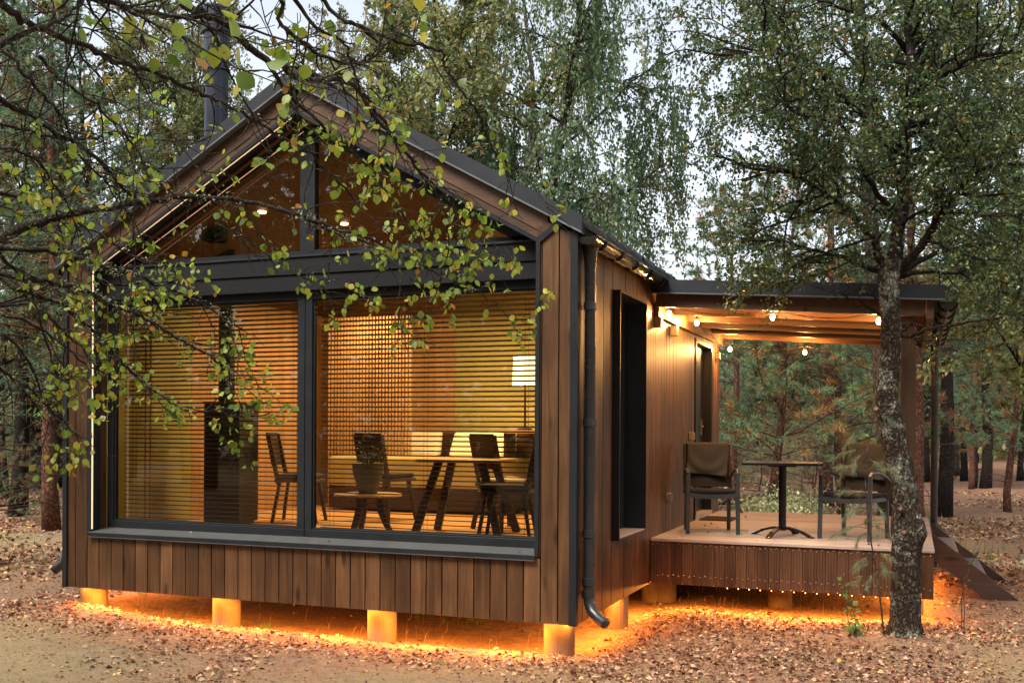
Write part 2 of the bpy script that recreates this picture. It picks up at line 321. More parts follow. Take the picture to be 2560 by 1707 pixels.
M['darkbark'] = barkmat('dark_wet_bark', (.010, .007, .006), (.042, .030, .024), (.14, .13, .10), .2, .8, .7)
M['grass'] = leafmat('grass_blade', [(0, (.06, .11, .025)), (.6, (.14, .18, .05)), (1, (.36, .27, .12))], .3, .6, .2)
M['dry'] = leafmat('dry_grass_blade', [(0, (.30, .20, .09)), (1, (.50, .36, .19))], .3, .7, .1)
M['litter'] = leafmat('fallen_leaf', [(0, (.060, .022, .013)), (.22, (.15, .058, .033)), (.45, (.29, .130, .078)), (.72, (.45, .245, .150)), (.93, (.62, .41, .26)), (1, (.50, .34, .06))], .06, .6, .25)
M['crumb'] = leafmat('forest_crumb', [(0, (.035, .020, .012)), (.45, (.10, .055, .032)), (.75, (.24, .15, .09)), (1, (.45, .34, .22))], .05, .8, .1)
M['bush'] = leafmat('pale_bush_leaf', [(0, (.16, .19, .08)), (.6, (.33, .34, .18)), (1, (.55, .52, .34))], .3, .5, .3)
M['sprout'] = leafmat('bright_sprout_leaf', [(0, (.08, .17, .05)), (1, (.18, .30, .09))], .35, .5, .3)
def groundmat():
    m, t, b = newmat('forest_soil'); tc = t.nodes.new('ShaderNodeTexCoord'); v = tc.outputs['Object']
    n1 = noise(t, .55, None, 4, .6, v, .4); n2 = noise(t, 9, None, 6, .7, v); n3 = noise(t, 42, None, 5, .75, v); n4 = noise(t, .16, None, 3, .55, v)
    soil = ramp(t, [(.25, (.075, .050, .032)), (.5, (.215, .152, .098)), (.78, (.39, .29, .19))], n2.outputs[0]).outputs[0]
    lit = ramp(t, [(.2, (.07, .032, .02)), (.45, (.22, .115, .065)), (.6, (.40, .24, .14)), (.8, (.55, .40, .26))], n3.outputs[0]).outputs[0]
    msk = ramp(t, [(.40, (0, 0, 0)), (.56, (1, 1, 1))], n1.outputs[0]).outputs[0]
    col = mix(t, soil, lit, mathn(t, 'MULTIPLY', msk, .75))
    gr = ramp(t, [(.3, (.20, .17, .075)), (.7, (.40, .31, .16))], n3.outputs[0]).outputs[0]
    gm = ramp(t, [(.50, (0, 0, 0)), (.62, (1, 1, 1))], n4.outputs[0]).outputs[0]
    col = mix(t, col, gr, mathn(t, 'MULTIPLY', gm, .6))
    sx = t.nodes.new('ShaderNodeSeparateXYZ'); t.links.new(v, sx.inputs[0]); farm = ramp(t, [(.0, (0, 0, 0)), (1, (1, 1, 1))], mathn(t, 'MULTIPLY', mathn(t, 'SUBTRACT', mathn(t, 'ADD', sx.outputs[1], mathn(t, 'MULTIPLY', n1.outputs[0], 9)), 14), .12)).outputs[0]
    nd = ramp(t, [(.25, (.07, .035, .022)), (.5, (.19, .10, .062)), (.75, (.34, .21, .135))], n2.outputs[0]).outputs[0]; col = mix(t, col, nd, mathn(t, 'MULTIPLY', farm, .85)); t.links.new(col, b.inputs['Base Color']); b.inputs['Roughness'].default_value = .95; b.inputs['Specular IOR Level'].default_value = .15
    bump(t, mathn(t, 'ADD', n2.outputs[0], mathn(t, 'MULTIPLY', n3.outputs[0], .6)), .9, .03, b); return m
M['soil'] = groundmat()
M['sand'] = plain('pale_sand', (.50, .38, .27), .95, 0, .1, .15, 5, .5)
# ------------------------------------------------------------------ ground
def make_ground():
    n = 330; t = np.linspace(-1, 1, n); k = 4.6; s = np.sinh(k*t)/np.sinh(k)*170
    X, Y = np.meshgrid(s+4.5, s+2.0); Z = hgt(X, Y); co = np.stack([X, Y, Z], -1).reshape(-1, 3)
    i = np.arange(n-1); a = (i[:, None]*n+i[None, :]).ravel(); q = np.stack([a, a+1, a+n+1, a+n], 1)
    me = bpy.data.meshes.new('ground'); me.from_pydata(co.tolist(), [], q.tolist()); me.materials.append(M['soil']); me.polygons.foreach_set('use_smooth', [True]*len(me.polygons))
    o = bpy.data.objects.new('ground', me); C.objects.link(o); tag(o, kind='structure')
    # pale sandy track right of the steps
    mb = MB(); xs = np.linspace(8.4, 34, 46); rows = []
    for x in xs:
        yc = 8.0+.10*(x-8.4)+.25*math.sin(x*.7); wd = .55+.18*math.sin(x*1.3)+.12*math.sin(x*3.1)
        rows.append([(x, yc+wd*u, float(hgt(x, yc+wd*u))+.012*(1-abs(u))+.001) for u in (-1.6, -.8, 0, .8, 1.6)])
    for a_, b_ in zip(rows[:-1], rows[1:]):
        for j in range(4): mb.face([a_[j], b_[j], b_[j+1], a_[j+1]])
    mb.build('path', M['sand'], smooth=True, kind='structure')
make_ground()
# ------------------------------------------------------------------ cabin
W = 5.16; ZB = .27; ZE = 3.356; SL = .5613; ZR = ZE+SL*W/2; D2 = 6.37; DF = 2.48
XO, ZS, ZK, ZA = .335, .80, 3.288, 4.542; FL = .78
def roofz(x): return ZE+SL*(W/2-abs(x-W/2))
cabin = empty('cabin', (0, 0, 0), 0, 'dark brown timber cabin with glazed gable front and covered side porch, lit from below', 'cabin')
def front_wall():
    mb = MB(); p = .1433; t = .022
    for i in range(36):
        x0, x1 = i*p+.005, (i+1)*p-.005; j = random.uniform(0, .003); r = random.random()
        if i == 0: x0 = .05
        if i == 35: x1 = W-.05
        if x1 <= XO+.02: mb.prism_y([(x0, ZB), (x1, ZB), (x1, roofz(x1)-.05), (x0, roofz(x0)-.05)], -j, .12, r)
        elif x0 >= W-XO-.02: mb.prism_y([(x0, ZB), (x1, ZB), (x1, roofz(x1)-.05), (x0, roofz(x0)-.05)], -j, .12, r)
        else:
            mb.prism_y([(x0, ZB), (x1, ZB), (x1, ZS-.02), (x0, ZS-.02)], -j, .12, r)
    # narrow rip strips beside the opening
    mb.box(2*p+.004, -.001, ZB+.53, XO-.004, .12, ZK+.12, .3); mb.box(W-XO+.004, -.001, ZB+.53, W-2*p-.004, .12, ZK+.12, .3)
    mb.build('front_cladding', M['clad'], cabin)
    bk = MB(); bk.box(.03, .06, ZB+.01, XO-.01, .19, ZE-.1); bk.box(W-XO+.01, .06, ZB+.01, W-.03, .19, ZE-.1); bk.box(XO-.01, .06, ZB+.01, W-XO+.01, .30, ZS-.03)
    bk.build('wall_core', M['black'], cabin)
    # boards running up the gable
    fb = MB()
    def strip(dlo, dhi, y0, y1, mir, xa=0.0, xb=W/2-.02, ext=.0):
        # band of vertical offsets (below verge bottom line) dlo<dhi
        P = [(xa, ZE+SL*xa-dhi), (xb, ZE+SL*xb-dhi), (xb, ZE+SL*xb-dlo), (xa, ZE+SL*xa-dlo)]
        if mir: P = [(W-x, z) for x, z in reversed(P)]
        fb.prism_y(P, y0, y1)
    for mir in (0, 1):
        strip(-.08, .155, .002, .12, mir, .245); strip(.163, .222, .006, .12, mir, .30)
    # wedge under mitre
    fb.build('gable_board', M['cladh'], cabin)
    fb = MB(); strip(-.06, .262, .122, .15, 0, .0, W/2); strip(-.06, .262, .122, .15, 1, .0, W/2-.001); fb.build('gable_light_block', M['doorm'], cabin)  # unseen black sheet added to stop light showing through the board gap
    tr = MB()
    for mir in (0, 1):
        def q(P):
            P = P if not mir else [(W-x, z) for x, z in reversed(P)]; tr.prism_y(P, -.018, .11, .5)
        q([(XO-.034, ZS), (XO, ZS), (XO, ZK), (XO-.034, ZK+.01)])
        q([(XO-.034, ZK+.011), (XO, ZK+.001), (W/2, ZA), (W/2, ZA+.040)])
        d = np.array([-.235, .19]); a0 = np.array([XO-.030, ZK+.0]); nrm = np.array([.19, .235])/np.hypot(.19, .235)*.016
    for mir in (0, 1):
        a0 = (XO-.02, ZK+.01); b0 = (.015, ZK+.235-.02)
        P = [(a0[0]-.015, a0[1]-.018), (a0[0]+.015, a0[1]+.018), (b0[0]+.03, b0[1]+.02), (b0[0]+.0, b0[1]-.015)]
        P = [(x, z) for x, z in P]
        if mir: P = [(W-x, z) for x, z in reversed(P)]
        tr.prism_y(P, -.022, .05, .5)
    tr.prism_y([(W/2-.017, ZA+.03), (W/2+.017, ZA+.03), (W/2+.017, ZR), (W/2-.017, ZR)], -.024, .06, .5)
    tr.box(-.004, -.02, ZB-.004, .047, .06, ZE+.0, .5); tr.box(W-.047, -.02, ZB-.004, W+.012, .045, ZE, .5)
    tr.build('metal_trim', M['black'], cabin)
    # reveal
    for a, b in ((XO-.02, XO+.004), (W-XO-.004, W-XO+.02)): rv = MB(); rv.box(a, .112, ZS, b, .19, ZK); rv.build('window_jamb', M['clad'], cabin)
    ld = MB(); ld.box(XO+.002, -.004, ZS+.035, XO+.010, .008, ZK-.005); 
    ld.bar((XO+.007, .004, ZK-.004), (W/2-.04, .004, ZA-.035), .007, .006); ld.build('led_strip', M['led'], cabin)
    l2 = MB(); l2.bar((XO+.12, .165, ZK+.0), (W/2-.02, .165, ZA-.11), .006, .006); l2.build('led_strip', M['led2'], cabin)
    sl = MB(); sl.hexa([(XO-.01, -.035, ZS+.005), (W-XO+.01, -.035, ZS+.005), (W-XO, .2, ZS+.03), (XO, .2, ZS+.03), (XO-.01, -.035, ZS+.010), (W-XO+.01, -.035, ZS+.010), (W-XO, .2, ZS+.036), (XO, .2, ZS+.036)])
    s = sl.build('window_sill', M['sill'], cabin)
    s2 = MB(); s2.box(XO-.012, -.040, ZS-.030, W-XO+.012, -.034, ZS+.006); s2.build('drip_edge', M['black'], s)
    s3 = MB(); s3.box(XO-.012, -.046, ZS-.036, W-XO+.012, -.034, ZS-.030); s3.build('drip_edge', M['sill'], s)
front_wall()
def big_window():
    y0, y1 = .20, .27; zl, zh = .836, 3.02
    fr = MB(); g = .07
    def rect(x0, x1, za, zb, y0=y0, y1=y1, g=g, gb=None):
        gb = gb or g
        fr.box(x0, y0, za, x1, y1, za+gb, .5); fr.box(x0, y0, zb-g, x1, y1, zb, .5); fr.box(x0, y0, za+gb, x0+g, y1, zb-g, .5); fr.box(x1-g, y0, za+gb, x1, y1, zb-g, .5)
    win = []
    for x0, x1 in ((XO+.004, 2.5605), (2.5665, W-XO-.004)):
        fr = MB(); rect(x0, x1, zl, zh); rect(x0+g+.001, x1-g-.001, zl+g+.001, zh-g-.001, y0+.018, y1-.01, .014)
        f = fr.build('window_frame', M['black'], cabin, bevel=.004)
        pn = MB(); pn.box(x0+g, y0+.034, zl+g, x1-g, y0+.040, zh-g); pn.build('window_pane', M['glass'], f)
    bm = MB(); bm.box(XO+.002, .12, 3.165, W-XO-.002, .27, 3.312); bm.box(XO+.002, .135, 3.022, W-XO-.002, .27, 3.157); 
    b = bm.build('cross_beam', M['beam'], cabin); fl = MB(); fl.box(XO+.03, .105, 3.314, W-XO-.03, .27, 3.332, .5); fl.build('flashing', M['roofm'], b)
    # gable window
    zb_ = 3.334; gf = MB()
    gf.box(W/2-.075, y0, zb_, W/2+.075, y1, ZA-.05, .5)
    for mir in (0, 1):
        def q(P, a=y0, c=y1):
            P = P if not mir else [(W-x, z) for x, z in reversed(P)]; gf.prism_y(P, a, c, .5)
        off = .0; s_ = (ZA-ZK)/(W/2-XO)
        q([(XO, ZK-.08), (W/2-.076, ZA-.076*s_-.10), (W/2-.076, ZA-.076*s_), (XO, ZK)])
        q([(XO+.02, zb_), (W/2-.076, zb_), (W/2-.076, zb_+.05), (XO+.02, zb_+.05)])
    f = gf.build('gable_window_frame', M['black'], cabin)
    for mir in (0, 1):
        s_ = (ZA-ZK)/(W/2-XO); P = [(XO+.1, zb_+.03), (W/2-.07, zb_+.03), (W/2-.07, ZA-.07*s_-.06), (XO+.1, ZK+.1*s_-.04)]
        if mir: P = [(W-x, z) for x, z in reversed(P)]
        pn = MB(); pn.prism_y(P, y0+.034, y0+.040); pn.build('window_pane', M['glass'], f)
    # blinds: hang behind each pane
    for k, (x0, x1) in enumerate(((XO+.08, 2.49), (2.64, W-XO-.08))):
        t = empty('venetian_blind', ((x0+x1)/2, .36, .9), 0, 'dark slatted blind lowered behind the %s pane of the large front window' % ('left' if k == 0 else 'right'), 'blind', 'blinds in the front window')
        hw = (x1-x0)/2; mb = MB(); n = 48
        for i in range(n):
            z = .03+i*.0425; a = -math.sin(rad(14)); c = math.cos(rad(14)); h = .021
            mb.hexa([(-hw, -h*c, z-h*a), (hw, -h*c, z-h*a), (hw, h*c, z+h*a), (-hw, h*c, z+h*a), (-hw, -h*c, z-h*a+.003), (hw, -h*c, z-h*a+.003), (hw, h*c, z+h*a+.003), (-hw, h*c, z+h*a+.003)])
        mb.build('slats', M['slat'], t)
        b = MB(); b.box(-hw, -.03, 2.05, hw, .03, 2.1); b.build('head_rail', M['slat'], t)
        b = MB(); b.box(-hw, -.02, 0, hw, .02, .014); b.build('bottom_rail', M['slat'], t)
        for xx in (-hw+.10, -.02, hw-.14): 
            b = MB(); b.tube([(xx, -.017, .01), (xx, -.017, 2.06)], .0016, 4); b.tube([(xx+.02, .017, .01), (xx+.02, .017, 2.06)], .0016, 4); b.build('ladder_cord', M['slat'], t)
big_window()
def shell():
    # side (porch-side) wall: boards
    mb = MB(); wy0, wy1, wz0, wz1 = 1.055, 2.03, .83, 3.03
    y = .05; 
    def zt(y): return 3.30
    while y < D2-.01:
        p = .14 if y < 2.47 else .072
        a, b = y+.003, min(y+p-.003, D2); r = random.random(); x1 = W+random.uniform(0, .003)
        def seg(z0, z1): mb.box(W-.13, a, z0, x1, b, z1, r)
        if b > wy0 and a < wy1: seg(ZB, wz0); seg(wz1, 3.33)
        elif b > 4.72 and a < 5.82: seg(ZB, FL-.06); seg(2.93, 3.33)
        else: seg(ZB, 3.33)
        y += p
    mb.build('side_cladding', M['clad'], cabin)
    bx = MB(); e = W+.065; t = .018
    for a, b in ((wy0, wy0+t), (wy1-t, wy1)): bx.box(W-.24, a, wz0, e, b, wz1, .5)
    bx.box(W-.24, wy0+t, wz0, e, wy1-t, wz0+t, .5); bx.box(W-.24, wy0+t, wz1-t, e, wy1-t, wz1, .5)
    f = bx.build('side_window_casing', M['doorm'], cabin)
    s = MB(); s.box(W-.16, wy0+t+.002, wz0+t+.001, e-.006, wy1-t-.002, wz0+t+.012); s.build('window_sill', M['deck'], f)
    s = MB(); x = W-.2; s.box(x, wy0+t, wz0+t, x+.05, wy0+t+.06, wz1-t); s.box(x, wy1-t-.06, wz0+t, x+.05, wy1-t, wz1-t); s.box(x, wy0+t+.06, wz0+t, x+.05, wy1-t-.06, wz0+t+.06); s.box(x, wy0+t+.06, wz1-t-.06, x+.05, wy1-t-.06, wz1-t); s.build('window_frame', M['roofm'], f)
    s = MB(); s.box(x+.02, wy0+.06, wz0+.06, x+.026, wy1-.06, wz1-.06); s.build('window_pane', M['glass'], f)
    s = MB(); s.box(x-.03, wy0+.02, wz0+.03, x-.02, wy1-.02, wz1-.03); s.build('roller_blind', plain('grey_roller_cloth', (.22, .20, .18), .9), f)
    # door
    d = MB(); d.box(W-.16, 4.78, FL, W-.10, 5.76, 2.86); d = d.build('door', M['doorm'], cabin)
    for z in (1.05, 2.15, 2.45): q = MB(); q.tube([(W-.085, 4.83, z-.05), (W-.085, 4.83, z+.05)], .014, 8); q.build('hinge', M['brass'], d)
    q = MB(); q.box(W-.10, 5.62, 1.75, W-.09, 5.66, 1.95); q.tube([(W-.07, 5.64, 1.86), (W-.07, 5.5, 1.86)], .009, 8); q.build('handle', M['brass'], d)
    df = MB(); df.box(W-.19, 4.725, FL-.05, W+.012, 4.775, 2.92, .5); df.box(W-.19, 5.765, FL-.05, W+.012, 5.815, 2.92, .5); df.box(W-.19, 4.775, 2.87, W+.012, 5.765, 2.92, .5); df.build('door_frame', M['doorm'], cabin)
    th = MB(); th.box(W-.19, 4.73, FL-.056, W+.02, 5.81, FL-.002); th.build('door_threshold', M['deck'], cabin)
    # hidden walls, room lining
    b = MB(); b.box(0, .20, ZB, .12, D2, ZE-.02); b.prism_y([(0, ZB), (W-.14, ZB), (W-.14, roofz(W-.14)-.06), (W/2, ZR-.06), (0, ZE-.06)], D2-.12, D2)
    b.build('rear_and_left_walls', M['clad'], cabin)
    b = MB()
    for i in range(10, 34): b.box(.124, .30+i*.14, FL, .14, .436+i*.14, ZE+.02)
    b.build('interior_left_lining', M['iwall'], cabin)
    b = MB(); b.box(.124, .29, FL, .139, 1.695, ZE+.02); b.build('interior_left_panel', M['olive'], cabin)
    b = MB(); BY = 4.75
    for i in range(13):
        x0 = .14+i*.14; b.prism_y([(x0, FL), (x0+.136, FL), (x0+.136, roofz(x0+.136)-.12), (x0, roofz(x0)-.12)], BY, BY+.04)
    b.build('interior_back_planks', M['iwall'], cabin)
    b = MB(); b.prism_y([(1.962, FL), (W-.15, FL), (W-.15, roofz(W-.15)-.12), (W/2, ZR-.12), (1.962, roofz(1.962)-.12)], BY, BY+.04); b.build('interior_back_wall', M['olive'], cabin)
    b = MB(); b.box(W-.142, 2.05, FL, W-.131, 4.70, ZE); b.box(W-.142, .3, FL, W-.131, 1.04, ZE); b.build('interior_right_lining', M['olive'], cabin)
    b = MB(); y = .28
    while y < 6.2: b.box(.14, y, FL-.04, W-.14, y+.136, FL); y += .14
    b.build('interior_floor', M['ifloor'], cabin)
    b = MB(); b.box(.1, .14, ZB+.02, W-.14, D2-.13, ZB+.10); b.build('floor_slab', M['clad'], cabin)
    b = MB()
    for mir in (0, 1):
        P = [(.12, roofz(.12)-.12), (W/2, ZR-.12), (W/2, ZR-.09), (.12, roofz(.12)-.09)]
        if mir: P = [(W-x, z) for x, z in reversed(P)]
        b.prism_y(P, .285, D2-.13)
    b.build('interior_ceiling', M['osb'], cabin)
    b = MB()
    for i in range(26):
        x = .50+i*.047; b.box(x, 3.98, FL, x+.022, 4.02, 3.25)
    b.build('slatted_screen', M['iwall'], cabin)
    for x, y, z in ((2.38, 2.5, 4.4), (3.14, 2.5, 4.02), (3.35, 2.5, 3.9), (1.6, 2.5, 3.9), (3.6, 1.2, 3.8), (1.4, 1.2, 3.75)):
        z = roofz(x)-.125; q = MB(); q.lathe((x, y, z), [(0, -.02), (.045, -.02), (.05, 0)], 16); q.build('ceiling_spot', M['spot'], cabin)
    # roof
    rf = MB(); ov = .02
    for mir in (0, 1):
        P = [(-.05, ZE-.03), (W/2, ZR), (W/2, ZR+.075), (-.05, ZE+.045)]
        if mir: P = [(W-x, z) for x, z in reversed(P)]
        rf.prism_y(P, .0, D2+.05, .5)
        for k in range(0, 14):
            yy = .35+k*.46; a = np.array((-.09 if not mir else W+.09, yy, ZE+.05)); c = np.array((W/2, yy, ZR+.115)); rf.bar(a, c, .03, .045, r=.5)
        # stepped metal tile edge
        for k in range(15):
            yy = .06+k*.42; x0 = -.10 if not mir else W+.10; x1 = .2 if not mir else W-.2
            rf.hexa([(x0, yy, ZE+.0), (x1, yy, ZE+.16), (x1, yy+.4, ZE+.16), (x0, yy+.4, ZE+.0), (x0, yy, ZE+.055), (x1, yy, ZE+.225), (x1, yy+.4, ZE+.195), (x0, yy+.4, ZE+.025)], .5)
    roof = rf.build('roof', M['roofm'], cabin)
    vg = MB(); vl = MB()
    for mir in (0, 1):
        P = [(-.055, ZE-.018), (W/2, ZR+.0), (W/2, ZR+.125), (-.055, ZE+.107)]
        if mir: P = [(W-x, z) for x, z in reversed(P)]
        vg.prism_y(P, -.055, -.001, .5)
        P = [(-.055, ZE-.034), (W/2, ZR-.016), (W/2, ZR-.001), (-.055, ZE-.019)]
        if mir: P = [(W-x, z) for x, z in reversed(P)]
        vl.prism_y(P, -.068, -.002, .5)
    vg.build('verge_flashing', M['roofm'], roof); vl.build('verge_drip_edge', plain('light_edge_metal', (.16, .18, .19), .35, .3), roof)
    rc = MB(); rc.bar((W/2, -.05, ZR+.13), (W/2, D2+.05, ZR+.13), .16, .02); rc.build('ridge_cap', M['roofm'], roof)
    # chimney
    cx, cy = .985, 1.0
    c = MB(); c.lathe((cx, cy, 3.7), [(.118, 0), (.118, 1.72), (.138, 1.725), (.138, 1.745), (.126, 1.75), (.120, 2.1), (.148, 2.11), (.148, 2.14), (.143, 2.145), (.143, 2.24), (.149, 2.245), (.149, 2.27), (.143, 2.275), (.143, 2.36), (.1, 2.38), (0, 2.38)], 28)
    ch = c.build('chimney', M['chim'], roof, smooth=False)
    # gutter
    def gutter(y0, y1, x, z, r, parent, nbr, name='gutter', sgn=1):
        g = MB(); n = 10
        for yy in (y0, y1): pass
        pr = [(x+r*math.cos(math.pi+math.pi*k/n), z+r*math.sin(math.pi+math.pi*k/n)) for k in range(n+1)]
        pi = [(x+(r-.004)*math.cos(math.pi+math.pi*k/n), z+(r-.004)*math.sin(math.pi+math.pi*k/n)) for k in range(n+1)]
        for k in range(n):
            g.face([(pr[k][0], y0, pr[k][1]), (pr[k][0], y1, pr[k][1]), (pr[k+1][0], y1, pr[k+1][1]), (pr[k+1][0], y0, pr[k+1][1])])
            g.face([(pi[k+1][0], y0, pi[k+1][1]), (pi[k+1][0], y1, pi[k+1][1]), (pi[k][0], y1, pi[k][1]), (pi[k][0], y0, pi[k][1])])
        g.tube([(x+r, y0, z), (x+r, y1, z)], .007, 8)
        for yy in (y0, y1): g.face([(a, yy, b) for a, b in pr] if yy == y0 else [(a, yy, b) for a, b in reversed(pr)])
        o = g.build(name, plain('gutter_metal', (.05, .042, .036), .22, .6), parent, smooth=False)
        for k in range(nbr):
            yy = y0+.25+(y1-y0-.4)*k/(nbr-1); h = MB()
            h.tube([(x+(r+.006)*math.cos(math.pi+math.pi*j/10), yy, z+(r+.006)*math.sin(math.pi+math.pi*j/10)) for j in range(11)], .012, 6); h.build('gutter_bracket', M['black'], o)
        return o
    gutter(-.03, DF-.03, W+.105, ZE-.055, .066, cabin, 5)
    gutter(-.03, D2, -.125, ZE-.03, .066, cabin, 6)
    dp = MB(); px, py = W+.045, .15; r = .044
    dp.lathe((px+.02, py, 0), [(.075, 3.27), (.060, 3.22), (r+.005, 3.10), (r, 3.09), (r, .56)], 20)
    dp.tube([(px+.02, py, .56), (px+.02, py, .50), (px+.03, py-.01, .43), (px+.06, py-.03, .37), (px+.12, py-.06, .325), (px+.19, py-.10, .295)], [r, r, r, r, r, r], 18, cap=False)
    dp.tube([(px+.12, py-.06, .325), (px+.19, py-.10, .295)], [r-.004]*2, 18, cap=True)
    d = dp.build('downpipe', M['pipe'], cabin, smooth=True)
    for z in (2.78, 1.86, .98, .60, .50): q = MB(); q.lathe((px+.02, py, z), [(r, -.03), (r+.010, -.028), (r+.010, .028), (r, .03)], 20); q.build('pipe_clamp', M['pipe'], d)
    dl = MB(); dl.tube([(-.08, .12, 3.2), (-.08, .12, .6), (-.10, .10, .48), (-.18, .05, .40)], .044, 14); dl.build('downpipe', M['pipe'], cabin, smooth=True)
    # piles
    for x in (.06, 1.68, 3.31, 4.94):
        z0 = float(hgt(x, .28)); q = MB(); q.lathe((x+.05 if x < 1 else x, .28, 0), [(0, -.3), (.128, -.3), (.128, ZB+.01), (0, ZB+.01)], 26); q.build('foundation_pile', M['conc'], cabin, smooth=False)
    for x, y in ((5.0, 1.75), (5.0, 3.28), (.2, 3), (1.7, 3), (3.3, 3), (.2, 6), (3.3, 6)):
        q = MB(); q.lathe((x, y, 0), [(0, -.3), (.125, -.3), (.125, ZB+.01), (0, ZB+.01)], 20); q.build('foundation_pile', M['conc'], cabin)
    # small fixtures on the porch wall
    for (y, z) in ((2.62, 2.90), (3.36, 2.88)): q = MB(); q.box(W+.003, y-.05, z-.055, W+.075, y+.05, z+.055); q.build('wall_lamp', M['brass'], cabin, bevel=.008)
    for (y, z) in ((6.1, 2.80), (4.40, 1.74), (3.2, 1.09)): q = MB(); q.box(W+.003, y-.045, z-.045, W+.06, y+.045, z+.045); q.build('outlet_box', M['brass'], cabin, bevel=.006)
shell()
def porch():
    XR = 7.807; ZD = .724; XW = W+.006
    def rz(x): return 3.294-(x-5.316)*.0660
    mb = MB(); y = DF-.02; n = 0
    while y < D2:
        mb.box(XW, y, ZD-.028, XR, min(y+.136, D2+.02), ZD); y += .141
    dk = mb.build('decking', M['deck'], cabin, bevel=.003)
    q = MB(); q.box(XW+.02, DF+.03, ZB+.05, XR-.04, D2-.02, ZD-.04); q.build('deck_frame', M['postw'], cabin)
    # skirting with ridged boards
    sk = MB(); x = XW
    while x < XR-.02:
        x1 = min(x+.103, XR-.006); r = random.random(); nrid = 4; wr = (x1-x)/nrid
        sk.box(x, DF+.006, ZB, x1, DF+.026, ZD-.03, r)
        for k in range(nrid): sk.box(x+k*wr+.004, DF, ZB, x+(k+1)*wr-.004, DF+.0055, ZD-.031, r)
        x += .1055
    y = DF+.03
    while y < D2: sk.box(XR-.03, y, ZB, XR-.006, y+.1, ZD-.03); y += .1055
    s = sk.build('deck_skirting', M['skirt'], cabin)
    sw = MB(); i = 0
    x = XW+.02
    while x < XR-.02:
        for z in (ZD-.062+.01*(i % 2), ZB+.095-.01*(i % 2), ): sw.box(x-.006, DF-.006, z-.006, x+.006, DF-.001, z+.006)
        i += 1; x += .0528
    o = sw.build('screw_heads', M['screw'], s, kind='stuff')
    for k in range(15):
        q = MB(); q.lathe((5.9+k*.1055+.03, DF+.012, ZB-.010), [(0, -.005), (.0045, -.003), (.0045, .004), (0, .006)], 6); q.build('screw_glint', M['glint'], s)  # added glowing beads stand in for glints on the lower screw row
    for x, y in ((5.13, 3.28), (6.34, 3.28), (7.6, 3.28), (5.3, 6.1), (7.6, 6.1), (6.34, 6.1)):
        q = MB(); q.lathe((x, y, 0), [(0, -.3), (.125, -.3), (.125, ZB+.06), (0, ZB+.06)], 20); q.build('foundation_pile', M['conc'], cabin)
    # roof
    rb = MB(); rb.hexa([(XW, DF, rz(W)-.02), (7.86, DF, rz(7.86)-.02), (7.86, D2+.06, rz(7.86)-.02), (XW, D2+.06, rz(W)-.02), (XW, DF, rz(W)+.0), (7.86, DF, rz(7.86)), (7.86, D2+.06, rz(7.86)), (XW, D2+.06, rz(W))])
    rf = rb.build('porch_roof', M['roofm'], cabin)
    fl = MB()
    fl.hexa([(XW, DF-.05, rz(W)-.118), (7.88, DF-.05, rz(7.88)-.118), (7.88, DF-.001, rz(7.88)-.118), (XW, DF-.001, rz(W)-.118), (XW, DF-.05, rz(W)+.01), (7.88, DF-.05, rz(7.88)+.01), (7.88, DF-.001, rz(7.88)+.01), (XW, DF-.001, rz(W)+.01)], .5)
    f = fl.build('fascia_flashing', M['roofm'], rf)
    e = MB(); e.hexa([(XW, DF-.064, rz(W)-.130), (7.88, DF-.064, rz(7.88)-.130), (7.88, DF-.004, rz(7.88)-.130), (XW, DF-.004, rz(W)-.130), (XW, DF-.064, rz(W)-.119), (7.88, DF-.064, rz(7.88)-.119), (7.88, DF-.004, rz(7.88)-.119), (XW, DF-.004, rz(W)-.119)]); e.build('drip_edge', bpy.data.materials['light_edge_metal'], rf)
    ys = [DF+.06+.745*k for k in range(6)]
    for k, y in enumerate(ys):
        q = MB(); x1 = 7.72; q.bar((XW+.03, y, rz(W)-.135-.02), (x1, y, rz(x1)-.135-.035), .055, .20); q.build('rafter', M['postw'] if k == 0 else M['raft'], rf)  # front rafter in darker wood: its shadow is put into the colour
    cb = MB(); y = DF+.01
    while y < D2: cb.hexa([(XW+.002, y, rz(W)-.045), (7.8, y, rz(7.8)-.045), (7.8, y+.116, rz(7.8)-.045), (XW+.002, y+.116, rz(W)-.045), (XW+.002, y, rz(W)-.025), (7.8, y, rz(7.8)-.025), (7.8, y+.116, rz(7.8)-.025), (XW+.002, y+.116, rz(W)-.025)]); y += .12
    cb.build('soffit_boards', M['soff'], rf)
    q = MB(); q.box(XW+.001, DF+.09, 2.955, XW+.05, D2-.05, 3.10); q.build('ledger_board', M['raft'], rf)
    q = MB(); q.box(7.725, DF+.02, 2.84, 7.79, D2, 3.03); q.build('side_beam', M['postw'], rf)
    q = MB(); q.box(7.50, DF+.1, 2.80, 7.64, D2-.03, 2.915); q.build('side_beam', M['postw'], rf)
    for y in (2.60, 6.15): q = MB(); q.box(7.505, y, ZD, 7.642, y+.137, 2.80); q.build('porch_post', M['postw'], cabin, bevel=.004)
    # gutter right side + downpipe
    g = MB(); x, z, r = 7.905, 2.985, .075; n = 10; y0, y1 = DF-.03, D2+.1
    pr = [(x+r*math.cos(math.pi+math.pi*k/n), z+r*math.sin(math.pi+math.pi*k/n)) for k in range(n+1)]
    for k in range(n): g.face([(pr[k][0], y0, pr[k][1]), (pr[k][0], y1, pr[k][1]-.03), (pr[k+1][0], y1, pr[k+1][1]-.03), (pr[k+1][0], y0, pr[k+1][1])])
    g.face([(a, y0, b) for a, b in pr]); o = g.build('gutter', bpy.data.materials['gutter_metal'], rf)
